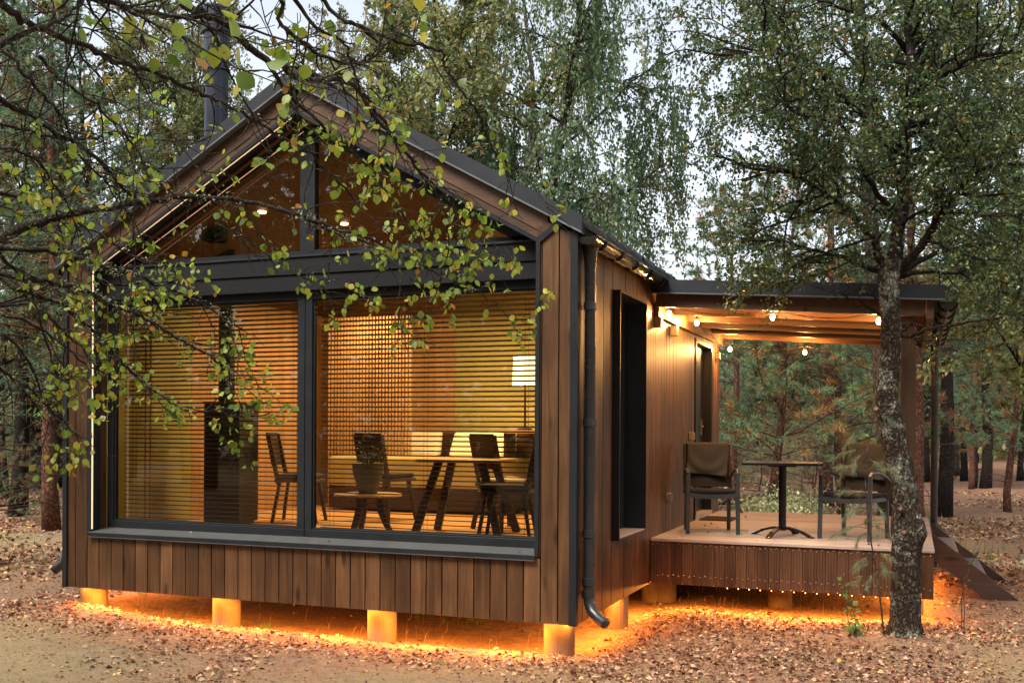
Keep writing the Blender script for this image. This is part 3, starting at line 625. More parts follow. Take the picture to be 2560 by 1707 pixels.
    for k in range(7):
        yy = y0+.1+k*.6; h = MB(); h.tube([(x+(r+.006)*math.cos(math.pi+math.pi*j/10), yy, z-.004*k+(r+.006)*math.sin(math.pi+math.pi*j/10)) for j in range(11)], .014, 6); h.build('gutter_bracket', M['black'], o)
    d = MB(); d.lathe((7.87, 6.36, 0), [(.075, 2.93), (.06, 2.86), (.043, 2.75), (.042, .1)], 16); dd = d.build('downpipe', M['pipe'], cabin, smooth=True)
    for zz in (2.0, 1.0): q = MB(); q.tube([(7.62, 6.3, zz), (7.86, 6.34, zz)], .006, 6); q.build('pipe_bracket', M['sill'], dd)
    # steps
    s = None
    for y in (4.55, 6.2):
        st = MB(); st.prism_y([(XR+.002, .42), (8.38, -.02), (8.72, -.02), (XR+.002, .70)], y, y+.035)
        if s is None: s = st.build('steps', M['step'], cabin)
        else: st.build('stringer', M['step'], s)
    for xa, z in ((7.84, .50), (8.12, .26)): q = MB(); q.box(xa, 4.587, z-.03, xa+.25, 6.198, z); q.build('tread', M['treadw'], s)
    q = MB(); q.box(XR+.004, 4.587, .5, XR+.02, 6.198, .69); q.build('riser', M['step'], s)
porch()
def area(name, loc, sx, sy, en, col, rot=(0, 0, 0), parent=None):
    l = bpy.data.lights.new(name, 'AREA'); l.shape = 'RECTANGLE'; l.size = sx; l.size_y = sy; l.energy = en; l.color = col
    o = bpy.data.objects.new(name, l); C.objects.link(o); o.location = loc; o.rotation_euler = rot; o.parent = parent; return o
def point(name, loc, en, col, r=.04, parent=None):
    l = bpy.data.lights.new(name, 'POINT'); l.energy = en; l.color = col; l.shadow_soft_size = r
    o = bpy.data.objects.new(name, l); C.objects.link(o); o.location = loc; o.parent = parent; return o
OR = (1.0, .31, .045); WARM = (1.0, .64, .29)
area('underfloor_light', (2.55, .10, .262), 5.0, .05, 26, OR, (rad(6), 0, 0))
for x_, e_ in ((.45, 8), (1.35, 9), (2.1, 7), (3.0, 8), (3.75, 9), (4.6, 10)): area('underfloor_light', (x_, .11, .262), .34, .05, e_, OR, (rad(-4), 0, 0))
area('underfloor_light', (5.05, 1.35, .262), .05, 2.4, 34, OR, (0, rad(12), 0))
area('underfloor_light', (6.45, 2.60, .262), 2.5, .05, 42, OR, (rad(-14), 0, 0)); area('underfloor_light', (7.72, 4.4, .262), .05, 3.6, 34, OR, (0, rad(14), 0))
area('underfloor_light', (.06, 1.8, .262), .05, 3.0, 10, OR)
for x, y, e in ((1.3, 2.2, 15), (2.6, 3.3, 40), (3.9, 2.2, 28), (1.2, 3.5, 24)):
    area('ceiling_light', (x, y, 3.35), .35, .35, e*1.1, WARM)
# ------------------------------------------------------------------ string lights
def string_lights():
    t = empty('string_lights', (5.3, 2.75, 3.0), 0, 'string of glowing warm bulbs hung under the porch roof', 'string lights')
    off = np.array(t.location)
    pts = [on(1673, 785, 1, 2.72), on(1932, 793, 1, 2.72), on(2197, 803, 1, 2.72), V(7.45, 4.4, 2.84), V(7.3, 6.05, 2.83), on(2012, 881, 1, 6.05), on(1825, 873, 1, 6.05), V(5.3, 5.0, 2.9), on(1742, 807, 1, 3.75)]
    cb = MB(); cb.off = off
    for a, b in zip(pts[:-1], pts[1:]):
        L = []
        for k in range(13):
            u = k/12; p = a*(1-u)+b*u; p = p+V(0, 0, .085-.30*u*(1-u)*min(1, np.linalg.norm(b-a))); L.append(p)
        cb.tube(L, .0045, 5)
    cb.build('cable', M['pipe'], t)
    for i in (0, 1, 2, 5, 6, 8):
        p = pts[i]; h = MB(); h.off = off; h.lathe(p, [(0, .085), (.014, .085), (.016, .04), (.013, .028)], 12); h.build('lamp_holder', M['pipe'], t)
        h = MB(); h.off = off; h.lathe(p, [(0, -.033), (.012, -.03), (.022, -.017), (.025, 0), (.022, .016), (.015, .03), (.012, .034)], 16); h.build('bulb', M['bulb'], t, smooth=True)
        point('bulb_light', tuple(p-off), 36.0 if i == 0 else 78.0, (1.0, .50, .16), .034, t)
string_lights()
# ------------------------------------------------------------------ porch furniture
def armchair(loc, rz, label):
    t = empty('armchair', loc, rz, label, 'chair', 'chairs on the porch')
    w = .26
    for s in (-1, 1):
        b = MB(); b.bar((s*w, -.25, 0), (s*(w-.005), -.235, .64), .042, .026, (0, 1, 0)); b.build('leg', M['chairm'], t, bevel=.004)
        b = MB(); b.bar((s*(w-.03), .24, 0), (s*(w-.03), .205, .46), .040, .026, (0, 1, 0)); b.build('leg', M['chairm'], t, bevel=.004)
        b = MB(); b.tube([(s*w, -.245, .63), (s*w, -.215, .665), (s*w, -.05, .665), (s*(w), .12, .625), (s*(w-.01), .25, .575)], [.017, .019, .019, .017, .015], 8); b.build('armrest', M['chairm'], t)
        b = MB(); b.bar((s*(w-.012), .21, .40), (s*(w-.02), .34, .93), .03, .045, (0, 1, 0)); b.build('back_post', M['sling'], t, bevel=.004)
        b = MB(); b.bar((s*w, -.24, .40), (s*(w-.03), .22, .40), .022, .04); b.build('side_rail', M['chairm'], t)
    b = MB(); L = 8
    for k in range(L):
        u0, u1 = k/L*2-1, (k+1)/L*2-1; z0 = .40-.022*(1-u0*u0)+.01; z1 = .40-.022*(1-u1*u1)+.01
        b.bar((u0*w*.99, -.25, z0), (u1*w*.99, -.25, z1), .025, .045)
    b.build('front_rail', M['chairm'], t)
    b = MB(); b.bar((-w+.03, .215, .40), (w-.03, .215, .40), .022, .04); b.build('rear_rail', M['chairm'], t)
    b = MB(); b.hexa([(-w+.02, -.24, .425), (w-.02, -.24, .425), (w-.03, .21, .41), (-w+.03, .21, .41), (-w+.025, -.235, .475), (w-.025, -.235, .475), (w-.035, .205, .455), (-w+.035, .205, .455)]); b.build('seat_cushion', M['cush'], t, bevel=.018)
    b = MB(); b.hexa([(-w+.005, .235, .47), (w-.005, .235, .47), (w-.01, .255, .47), (-w+.01, .255, .47), (-w+.012, .335, .92), (w-.012, .335, .92), (w-.012, .355, .92), (-w+.012, .355, .92)]); b.build('backrest', M['sling'], t, bevel=.006)
    # towel draped over the back
    me = bpy.data.meshes.new('towel'); nx, nz = 24, 26; vs = []; fs = []
    for j in range(nz+1):
        v = j/nz
        for i in range(nx+1):
            u = i/nx*2-1; x = u*(w-.035)*(1-.04*v)+.01*math.sin(v*5); dr = .33-.05*u*u*0
            if v < .12: a = v/.12; y = .375-.04*a; z = .90+.045*math.sin(a*math.pi/2)
            else:
                a = (v-.12)/.88; z = .945-a*(.345+.02*u); y = .318-(.945-z)*.24-.012-.010*math.sin(u*4+a*5)*a-.012*math.cos((u*u+a*a*1.5)*6)*a
            vs.append((x, y, z))
    for j in range(nz):
        for i in range(nx): a = j*(nx+1)+i; fs.append((a, a+1, a+nx+2, a+nx+1))
    me.from_pydata(vs, [], fs); me.materials.append(M['towel']); me.polygons.foreach_set('use_smooth', [True]*len(fs))
    o = bpy.data.objects.new('towel', me); C.objects.link(o); m = o.modifiers.new('s', 'SOLIDIFY'); m.thickness = .008
    o.matrix_world = Matrix.Translation(loc) @ Matrix.Rotation(rz, 4, 'Z')
    return t, o
ZD = .724
t, o = armchair((5.60, 3.34, ZD), .30, 'dark metal porch armchair beside the cabin wall with a towel over its back'); tag(o, 'taupe towel draped over the back of the armchair by the cabin wall', 'towel', 'towels on chair backs')
t, o = armchair((7.08, 3.26, ZD), -.38, 'dark metal porch armchair half hidden behind the gnarled tree trunk'); tag(o, 'taupe towel draped over the armchair behind the tree trunk', 'towel', 'towels on chair backs')
t = empty('pedestal_table', (6.37, 3.2, ZD), .1, 'black pedestal bistro table between the two porch armchairs', 'table')
b = MB(); b.box(-.39, -.39, .735, .39, .39, .762); b.build('tabletop', M['tmetal'], t, bevel=.004)
b = MB(); b.box(-.14, -.14, .715, .14, .14, .734); b.lathe((0, 0, 0), [(.038, .06), (.038, .716)], 20); b.build('column', M['tmetal'], t)
for k in range(4):
    a = rad(45+90*k)+.35; c, s = math.cos(a), math.sin(a); b = MB(); P = [(0, .105), (.12, .10), (.22, .07), (.30, .03), (.33, .012)]
    for (r0, z0), (r1, z1) in zip(P[:-1], P[1:]): b.bar((c*r0, s*r0, z0-.02), (c*(r1+.005), s*(r1+.005), z1-.02), .05, .022)
    b.lathe((c*.325, s*.325, 0), [(.0, .0), (.022, .0), (.024, .012), (0, .018)], 10); b.build('foot', M['tmetal'], t)
b = MB(); b.box(W+.05, 4.72, ZD+.001, W+.45, 5.28, ZD+.014); tag(b.build('door_mat', M['mat'], bevel=.004), 'dark brown doormat lying on the deck before the cabin door', 'doormat')
t = empty('leaning_board', (5.35, 6.1, ZD), 0, 'narrow wooden board leaning against the far end of the porch wall', 'board'); b = MB(); b.bar((.17, 0, .0), (-.13, .02, .62), .06, .03); b.build('plank', M['raft'], t)
# ------------------------------------------------------------------ inside the cabin
def chair_in(loc, rz, label, wood_='walnut', seat='cush'):
    t = empty('dining_chair', loc, rz, label, 'chair', 'chairs inside the cabin')
    for sx in (-1, 1):
        for sy in (-1, 1):
            b = MB(); b.bar((sx*.24, sy*.24, 0), (sx*.18, sy*.17, .44), .045, .03, (0, 1, 0)); b.build('leg', M[wood_], t)
        b = MB(); b.bar((sx*.19, .18, .42), (sx*.19, .30, .96), .035, .045, (0, 1, 0)); b.build('back_post', M[wood_], t)
    b = MB(); b.box(-.24, -.24, .44, .24, .22, .475); b.build('seat', M[wood_], t, bevel=.01)
    b = MB(); b.box(-.22, -.23, .477, .22, .2, .53); b.build('seat_cushion', M[seat], t, bevel=.02)
    b = MB(); b.hexa([(-.2, .24, .62), (.2, .24, .62), (.2, .26, .62), (-.2, .26, .62), (-.2, .30, .98), (.2, .30, .98), (.2, .325, .98), (-.2, .325, .98)]); b.build('backrest', M[wood_], t, bevel=.01)
    return t
chair_in((3.72, 2.15, FL), 2.6, 'cushioned wooden chair on the far side of the indoor table', 'walnut', 'cream')
chair_in((4.18, 1.05, FL), -1.35, 'dark wooden chair inside at the right end of the large window, seen from its side')
chair_in((1.35, 2.0, FL), 1.9, 'dark wooden chair inside, just right of the black stove')
chair_in((2.1, 2.6, FL), 2.9, 'low dark chair inside behind the window mullion')
t = empty('dining_table', (3.55, 1.55, FL), .1, 'wooden table with splayed dark legs inside the right window', 'table')
b = MB(); b.box(-.40, -.36, .705, .40, .36, .735); b.build('tabletop', M['tabtop'], t, bevel=.006)
for sx in (-1, 1):
    for sy in (-1, 1): b = MB(); b.bar((sx*.42, sy*.33, 0), (sx*.22, sy*.2, .71), .075, .04, (0, 1, 0)); b.build('leg', M['walnut'], t)
t = empty('round_stool', (2.62, 1.25, FL), 0, 'low round coffee table with curved dark legs inside the right window', 'stool')
b = MB(); b.lathe((0, 0, .36), [(0, 0), (.33, 0), (.34, .012), (.33, .025), (0, .025)], 32); b.build('top', M['tabtop'], t)
for a in (.3, 2.4, 4.5):
    b = MB(); c, s = math.cos(a), math.sin(a); b.tube([(c*.12, s*.12, .36), (c*.13, s*.13, .22), (c*.18, s*.18, .1), (c*.23, s*.23, 0)], [.034, .038, .034, .028], 8); b.build('leg', M['walnut'], t)
t = empty('wood_stove', (.82, 1.5, FL), .1, 'tall black wood stove with flue inside the left window', 'stove')
b = MB(); b.box(-.21, -.2, .03, .21, .2, 1.28, .5); b.box(-.18, -.17, 0, .18, .17, .03, .5); b.box(-.23, -.22, 1.281, .23, .22, 1.30, .5); b.build('stove_body', M['stove'], t, bevel=.01)
b = MB(); b.box(-.16, -.22, .55, .16, -.202, .98); b.build('stove_door', M['doorm'], t); b = MB(); b.lathe((-.06, 0, 1.28), [(.085, 0), (.085, 2.3)], 20); b.build('flue_pipe', M['stove'], t)
t = empty('sofa_bed', (1.95, 4.1, FL), 0, 'long bed with olive cover standing along the back wall of the room', 'bed')
b = MB(); b.box(-1.2, -.5, .05, 1.15, .5, .45); b.build('bed_frame', M['walnut'], t); b = MB(); b.box(-1.22, -.52, .30, 1.17, .49, .68); b.build('bed_cover', M['bedc'], t, bevel=.05)
b = MB(); b.box(-1.2, .5, .4, 1.15, .60, .98); b.build('headboard', M['walnut'], t)
for x, zz, lb in ((1.30, .0, 'leftmost cream pillow on the bed'), (1.72, 0, 'second cream pillow from the left on the bed'), (2.35, 0, 'third cream pillow from the left on the bed'), (2.75, 0, 'rightmost cream pillow on the bed')):
    b = MB(); b.hexa([(x-.25, 4.22, FL+.68), (x+.25, 4.22, FL+.68), (x+.25, 4.36, FL+.68), (x-.25, 4.36, FL+.68), (x-.23, 4.38, FL+1.0), (x+.21, 4.38, FL+1.01), (x+.21, 4.5, FL+1.0), (x-.23, 4.5, FL+.99)])
    o = tag(b.build('pillow', M['cream'], bevel=.045), lb+' under the window blinds', 'pillow', 'cream pillows on the bed')
t = empty('bedside_table', (3.15, 4.15, FL), 0, 'small dark stand carrying the shaded lamp', 'stand'); b = MB(); b.box(-.2, -.18, .98, .22, .2, 1.02); b.build('top', M['tabtop'], t)
for sx in (-1, 1): b = MB(); b.box(sx*.17-.02, -.15, 0, sx*.17+.02, .15, .98); b.build('leg', M['walnut'], t)
t = empty('table_lamp', (3.18, 4.15, FL+1.021), 0, 'lit table lamp with cream drum shade at the right of the room', 'lamp')
b = MB(); b.lathe((0, 0, 0), [(0, 0), (.09, 0), (.09, .02), (.014, .03), (.012, .6)], 16); b.build('lamp_base', M['walnut'], t)
b = MB(); b.lathe((0, 0, .55), [(.16, 0), (.145, .36)], 24); b.build('lamp_shade', M['shade'], t, smooth=True); point('lamp_light', (0, 0, .62), 9, WARM, .05, t)
t = empty('potted_plant', (2.62, 1.25, FL+.386), 0, 'twiggy dark plant in an olive pot standing on the low round stool', 'plant'); b = MB(); b.lathe((0, 0, 0), [(0, 0), (.09, 0), (.15, .2), (.16, .3), (.15, .3), (0, .27)], 18); b.build('pot', M['pot'], t)
c_ = []; d_ = []; tw = MB()
for k in range(24):
    a = random.uniform(0, 6.3); r = random.uniform(.05, .2); tip = V(r*math.cos(a), r*math.sin(a), random.uniform(.36, .52)); tw.tube([(0, 0, .25), tip*V(.4, .4, .7), tip], [.004, .003, .002], 4)
    for j in range(10): u = random.uniform(.5, 1); c_.append(tip*V(u, u, u)+RNG.normal(size=3)*.02); d_.append(RNG.normal(size=3))
tw.build('stems', M['walnut'], t); leaves('foliage', c_, d_, .03, M['willow'], t)
for k, x in enumerate((.50, .56)):
    t = empty('hanging_pole', (x, .55, FL), 0, 'pale wooden curtain rod hanging at the %s of the left pane' % ('far left' if k == 0 else 'left, nearer the middle'), 'pole', 'pale poles inside the left pane'); b = MB(); b.tube([(0, 0, .02), (0, 0, 2.3)], .012, 8); b.build('rod', M['tabtop'], t)
# ------------------------------------------------------------------ tree building
def wander(p, d, L, n, jit, droop=0.0):
    P = [np.array(p, float)]; d = unit(np.array(d, float)); s = L/n
    for i in range(n):
        d = unit(d+RNG.normal(size=3)*jit+np.array([0, 0, droop])); P.append(P[-1]+d*s)
    return P, d
def interp(P, u):
    f = u*(len(P)-1); i = min(int(f), len(P)-2); t = f-i; return P[i]*(1-t)+P[i+1]*t, unit(P[i+1]-P[i])
def perp(d):
    a = RNG.normal(size=3); a -= d*np.dot(a, d); return unit(a)
def pine(name, H, R, start, lmax, mat_n, brown, seedv, kneed=9, nl=.10, nw=.0045, lean=.02, bark='pinebark', tuft=5, dead=6, whorl=.42):
    global RNG
    RNG = np.random.default_rng(seedv); random.seed(seedv)
    t = empty(name, (0, 0, -.15)); tr = MB(); P = [V(0, 0, 0)]
    n = 14; dx, dy = RNG.normal(size=2)*lean
    for i in range(1, n+1): P.append(V(dx*i*H/n+.04*math.sin(i*.8), dy*i*H/n+.05*math.cos(i*.7), H*i/n))
    tr.tube(P, [R*(1.15 if i == 0 else 1-(i/n)*.93) for i in range(n+1)], 10, jit=.05, r=.4)
    cen = []; dr = []; rn = []
    z = start
    while z < H-.2:
        u = z/H; L0 = lmax*(1-((z-start)/(H-start)))**.75*(.55+.45*min(1, (z-start)/1.5+.3))+.25
        for k in range(RNG.integers(3, 6)):
            a = RNG.random()*6.283; p, _ = interp(P, u); L = L0*(.6+.6*RNG.random()); d = V(math.cos(a), math.sin(a), .12+.5*u)
            B, _ = wander(p, d, L, 5, .13, -.02+.05*u); tr.tube(B, [max(.006, R*.2*(1-u*.5)*(1-i/5.5)) for i in range(6)], 4, False, .5)
            nb = max(3, int(L/.17))
            for j in range(nb):
                uu = .25+.75*(j+RNG.random())/nb; q, bd = interp(B, uu); sd_ = unit(bd*.7+perp(bd)*.8+V(0, 0, .15)); l2 = (.18+.45*(1-uu)+.1*RNG.random())*min(1, L)
                e = q+sd_*l2; 
                if RNG.random() < .6: tr.tube([q, e], [.006, .003], 3, False, .5)
                br = RNG.random() < brown*(1.35-uu)
                for m_ in range(tuft):
                    v = .45+.6*(m_+RNG.random())/tuft; cen.append(q+sd_*l2*v); dr.append(sd_); rn.append(.72+.28*RNG.random() if br else .65*RNG.random())
        z += whorl*(.8+.4*RNG.random())
    for k in range(dead):
        zz = start*RNG.random()*.9+.4; a = RNG.random()*6.28; p, _ = interp(P, zz/H); B, _ = wander(p, (math.cos(a), math.sin(a), .1), .5+RNG.random()*.9, 4, .25, -.05); tr.tube(B, [.014, .01, .008, .005, .003], 4, False, .5)
    tr.build('trunk', M[bark], t, smooth=True)
    needles('crown', cen, dr, nl, nw, kneed, M[mat_n], t, .8, np.array(rn)); return t
def broad(name, H, R, start, spread, leafm, lsize, nleaf, seedv, bark='greybark', weep=False, lean=.03, topd=1.0):
    global RNG
    RNG = np.random.default_rng(seedv); random.seed(seedv)
    t = empty(name, (0, 0, -.15)); tr = MB(); n = 10; P = [V(0, 0, 0)]; d = V(*(RNG.normal(size=2)*lean), 1)
    for i in range(n): d = unit(d+V(*(RNG.normal(size=2)*.07), .1)); P.append(P[-1]+d*H/n)
    tr.tube(P, [R*(1.2 if i == 0 else 1-(i/n)*.9) for i in range(n+1)], 10, jit=.05, r=.4)
    tips = []
    nb = int((H-start)/.32)
    for k in range(nb):
        u = (start+(H-start)*(k+RNG.random())/nb)/H*.97; p, _ = interp(P, u); a = k*2.4+RNG.random(); up = .5+.5*u if not weep else .9
        L = spread*(1-.62*abs((u-.45)/.55))*(.6+.5*RNG.random()); B, bd = wander(p, (math.cos(a), math.sin(a), up), L, 6, .14, .0 if not weep else -.10)
        tr.tube(B, [R*.32*(1-i/6.6)*(1.2-u) for i in range(7)], 5, False, .5)
        for j in range(int(L/.22)+3):
            uu = .22+.78*RNG.random(); q, qd = interp(B, uu); l2 = L*.42*(.5+.7*RNG.random()); B2, _ = wander(q, qd*.7+perp(qd)*.9, l2, 4, .2, .02 if not weep else -.16)
            tr.tube(B2, [.013, .010, .008, .006, .003], 3, False, .5); tips.append((B2, l2))
            if weep:
                for m_ in range(2):
                    q2, _ = interp(B2, .4+.6*RNG.random()); B3, _ = wander(q2, (*(RNG.normal(size=2)*.15), -1), .6+1.2*RNG.random(), 5, .06, -.1); tips.append((B3, 1.0))
    per = nleaf/len(tips); cen = []; dr = []
    for B, l2 in tips:
        for j in range(max(1, int(per*(.4+1.2*RNG.random())))):
            q, qd = interp(B, RNG.random()); cen.append(q+RNG.normal(size=3)*(.05 if not weep else .035)); dr.append((qd*.4+RNG.normal(size=3)*.8+V(0, 0, -.6)) if not weep else (qd*.6+RNG.normal(size=3)*.4+V(0, 0, -1)))
    tr.build('trunk', M[bark], t, smooth=True); leaves('crown', cen, dr, lsize*(.7+.6*RNG.random(len(cen))), M[leafm], t); return t
PROTO = {}
used = set()
def put(kind, px, dist, scale, label, cat, group, rz=None, dz=0, name=None):
    x, y = ground_at(px, dist); return put_xy(kind, x, y, scale, label, cat, group, rz, dz, name)
def put_xy(kind, x, y, scale, label, cat, group, rz=None, dz=0, name=None):
    o = PROTO[kind]
    if kind in used: o = copy_tree(o)
    used.add(kind)
    if name: o.name = name
    o.location = (x, y, float(hgt(x, y))-.08+dz); o.rotation_euler = (0, 0, random.uniform(0, 6.28) if rz is None else rz); o.scale = (scale,)*3
    return tag(o, label, cat, group)
PROTO['pineA'] = pine('pine_tree', 11, .15, 3.2, 2.6, 'needle', .18, 11, nw=.008, tuft=7)
PROTO['pineB'] = pine('pine_tree', 9, .12, 2.0, 2.1, 'needle', .12, 12, bark='greybark', nw=.008, tuft=7)
PROTO['pineC'] = pine('pine_tree', 7.5, .095, 1.5, 2.5, 'needleb', .5, 13, kneed=13, nl=.15, nw=.008, tuft=6)
PROTO['pineD'] = pine('pine_tree', 12, .19, 4.2, 2.8, 'needle', .25, 14, kneed=9, nl=.14, nw=.012, bark='darkbark', dead=14)
PROTO['young'] = pine('young_pine', 3.6, .05, .35, 1.3, 'needleb', .35, 15, whorl=.3, dead=2)
PROTO['birch'] = broad('birch_tree', 12, .12, 2.6, 3.2, 'birchl', .062, 52000, 21, 'birchb', True)
PROTO['willow'] = broad('weeping_tree', 11.5, .15, 2.6, 3.6, 'willow', .070, 48000, 22, 'greybark', True)
PROTO['oak'] = broad('leafy_tree', 10.5, .17, 2.2, 4.2, 'oakl', .068, 42000, 23, 'darkbark')
PROTO['oakH'] = broad('leafy_tree', 12.5, .16, 5.6, 4.3, 'oakl', .066, 38000, 26, 'greybark')
PROTO['oakB'] = broad('leafy_tree', 8.5, .13, 1.6, 3.2, 'birchl', .080, 36000, 24, 'darkbark')
random.seed(5); RNG = np.random.default_rng(5)
# trees one can tell apart -------------------------------------------------
S = [
 ('pineA', 130, 20, 1.0, 'teal-green pine standing left of the cabin roof', 'pine tree'),
 ('pineB', -60, 15, 1.05, 'pine at the left edge of the photo behind the bare branches', 'pine tree'),
 ('oakB', 300, 22, 1.15, 'olive leafy tree above the left eave of the cabin', 'tree'),
 ('birch', 450, 25, 1.05, 'birch with small yellowing leaves left of the chimney', 'birch tree'),
 ('oak', 640, 21, .95, 'leafy tree directly behind the chimney', 'tree'),
 ('birch', 860, 22, .95, 'pale green birch behind the roof ridge', 'birch tree'),
 ('oakB', 1060, 18, 1.12, 'light green tree over the right roof slope', 'tree'),
 ('birch', 1255, 20, 1.0, 'tall olive birch with hanging branches right of the ridge', 'birch tree'),
 ('willow', 1420, 17.5, .98, 'dark green weeping tree behind the right end of the roof', 'tree'),
 ('oakH', 2225, 15.5, 1.0, 'leafy tree whose open crown spreads across the sky above the porch', 'tree'),
 ('pineB', 1530, 27, .98, 'pine just above the gutter corner', 'pine tree'),
 ('pineB', 1625, 33, .95, 'slim pine left of the patch of clear sky', 'pine tree'),
 ('pineC', 1840, 26, 1.1, 'bushy pine right of the patch of clear sky', 'pine tree'),
 ('pineC', 1928, 19.5, .95, 'red-barked pine seen through the porch above the table', 'pine tree'),
 ('pineC', 2110, 21.5, 1.05, 'pine with a pale grey trunk seen through the porch behind the right armchair', 'pine tree'),
 ('pineA', 2070, 26, .95, 'tall pine behind the porch roof', 'pine tree'),
 ('pineD', 2360, 24, .9, 'thick-trunked pine to the right of the black drainpipe', 'pine tree'),
 ('pineA', 2300, 19, .85, 'pine behind the crown of the gnarled tree', 'pine tree'),
 ('pineC', 2520, 26, .95, 'browning pine at the right edge of the photo', 'pine tree'),
 ('pineD', 2465, 36, .9, 'dark trunk standing alone on the leaf litter at right', 'pine tree'),
 ('oakB', 2620, 16, .95, 'leafy tree at the upper right edge', 'tree'),
 ('pineD', 45, 23.5, .95, 'dark crooked trunk on the ground left of the cabin', 'pine tree'),
 ('pineD', 92, 34, 1.0, 'second dark trunk farther back left of the cabin', 'pine tree'),
 ('oakB', 10, 29, 1.0, 'leafy tree in the left background', 'tree'),
]
for k, px, d, s, lb, cat in S: put(k, px, d, s, lb, cat, 'trees around the cabin')
# the row of dark trunks and the farther forest -----------------------------
far = 0
for i in range(120):
    px = random.uniform(-250, 2800); d = random.uniform(31, 66)
    gap = 1600 < px < 1860
    if gap: d = random.uniform(46, 64)
    if 480 < px < 1450 and random.random() < .35: continue
    k = random.choice(['pineD', 'pineD', 'pineB', 'pineA', 'pineC', 'oakB']); s = random.uniform(.75, .98)
    if k in ('pineD', 'pineA'): s *= .82
    if px < 700: s *= 1.12
    if gap: k, s = 'pineB', random.uniform(.85, 1.05)
    put(k, px, d, s, 'distant forest tree among many others behind the clearing', 'tree', 'distant forest trees')
for i in range(34):
    px = random.choice([random.uniform(1790, 2200), random.uniform(1790, 2560), random.uniform(-100, 150)]); d = random.uniform(22, 44)
    put('young', px, d, random.uniform(.5, .95), 'young pine of the undergrowth between the trunks', 'young pine', 'young pines in the undergrowth')
for i in range(34):   # forest on the camera's own side, mirrored in the big window
    put_xy(random.choice(['pineB', 'oakB', 'oak', 'pineA']), -34+i*1.9+random.uniform(-.8, .8), -14.5-random.uniform(0, 7), random.uniform(1.4, 1.75), 'tree mirrored in the glass of the front window', 'tree', 'trees mirrored in the front window')
# far mass of forest
def far_mass():
    N = 60000; px = RNG.uniform(-700, 3300, N); dist = RNG.uniform(60, 95, N); px = np.where(np.arange(N) % 4 == 0, px, px); hh = RNG.beta(1.3, 1.6, N)*(9.0+2*np.sin(px*.013)+1.2*np.sin(px*.041))
    ang = np.arctan((px-1280)/F)+YAW; x = CAM[0]+np.sin(ang)*dist; y = CAM[1]+np.cos(ang)*dist
    cen = np.stack([x, y, hh+.2], 1); dirs = RNG.normal(size=(N, 3))+np.array([0, 0, -.3])
    leaves('distant_forest', cen, dirs, .30+.35*RNG.random(N), M['oakl'], wid=.8, kind='stuff')
far_mass()
def near_side_mass():
    N = 26000; x = RNG.uniform(-60, 30, N); y = RNG.uniform(-48, -32, N); z = RNG.beta(1.3, 1.5, N)*15
    leaves('mirrored_forest', np.stack([x, y, z], 1), RNG.normal(size=(N, 3)), .5+.5*RNG.random(N), M['oakl'], wid=.85, kind='stuff')
near_side_mass()
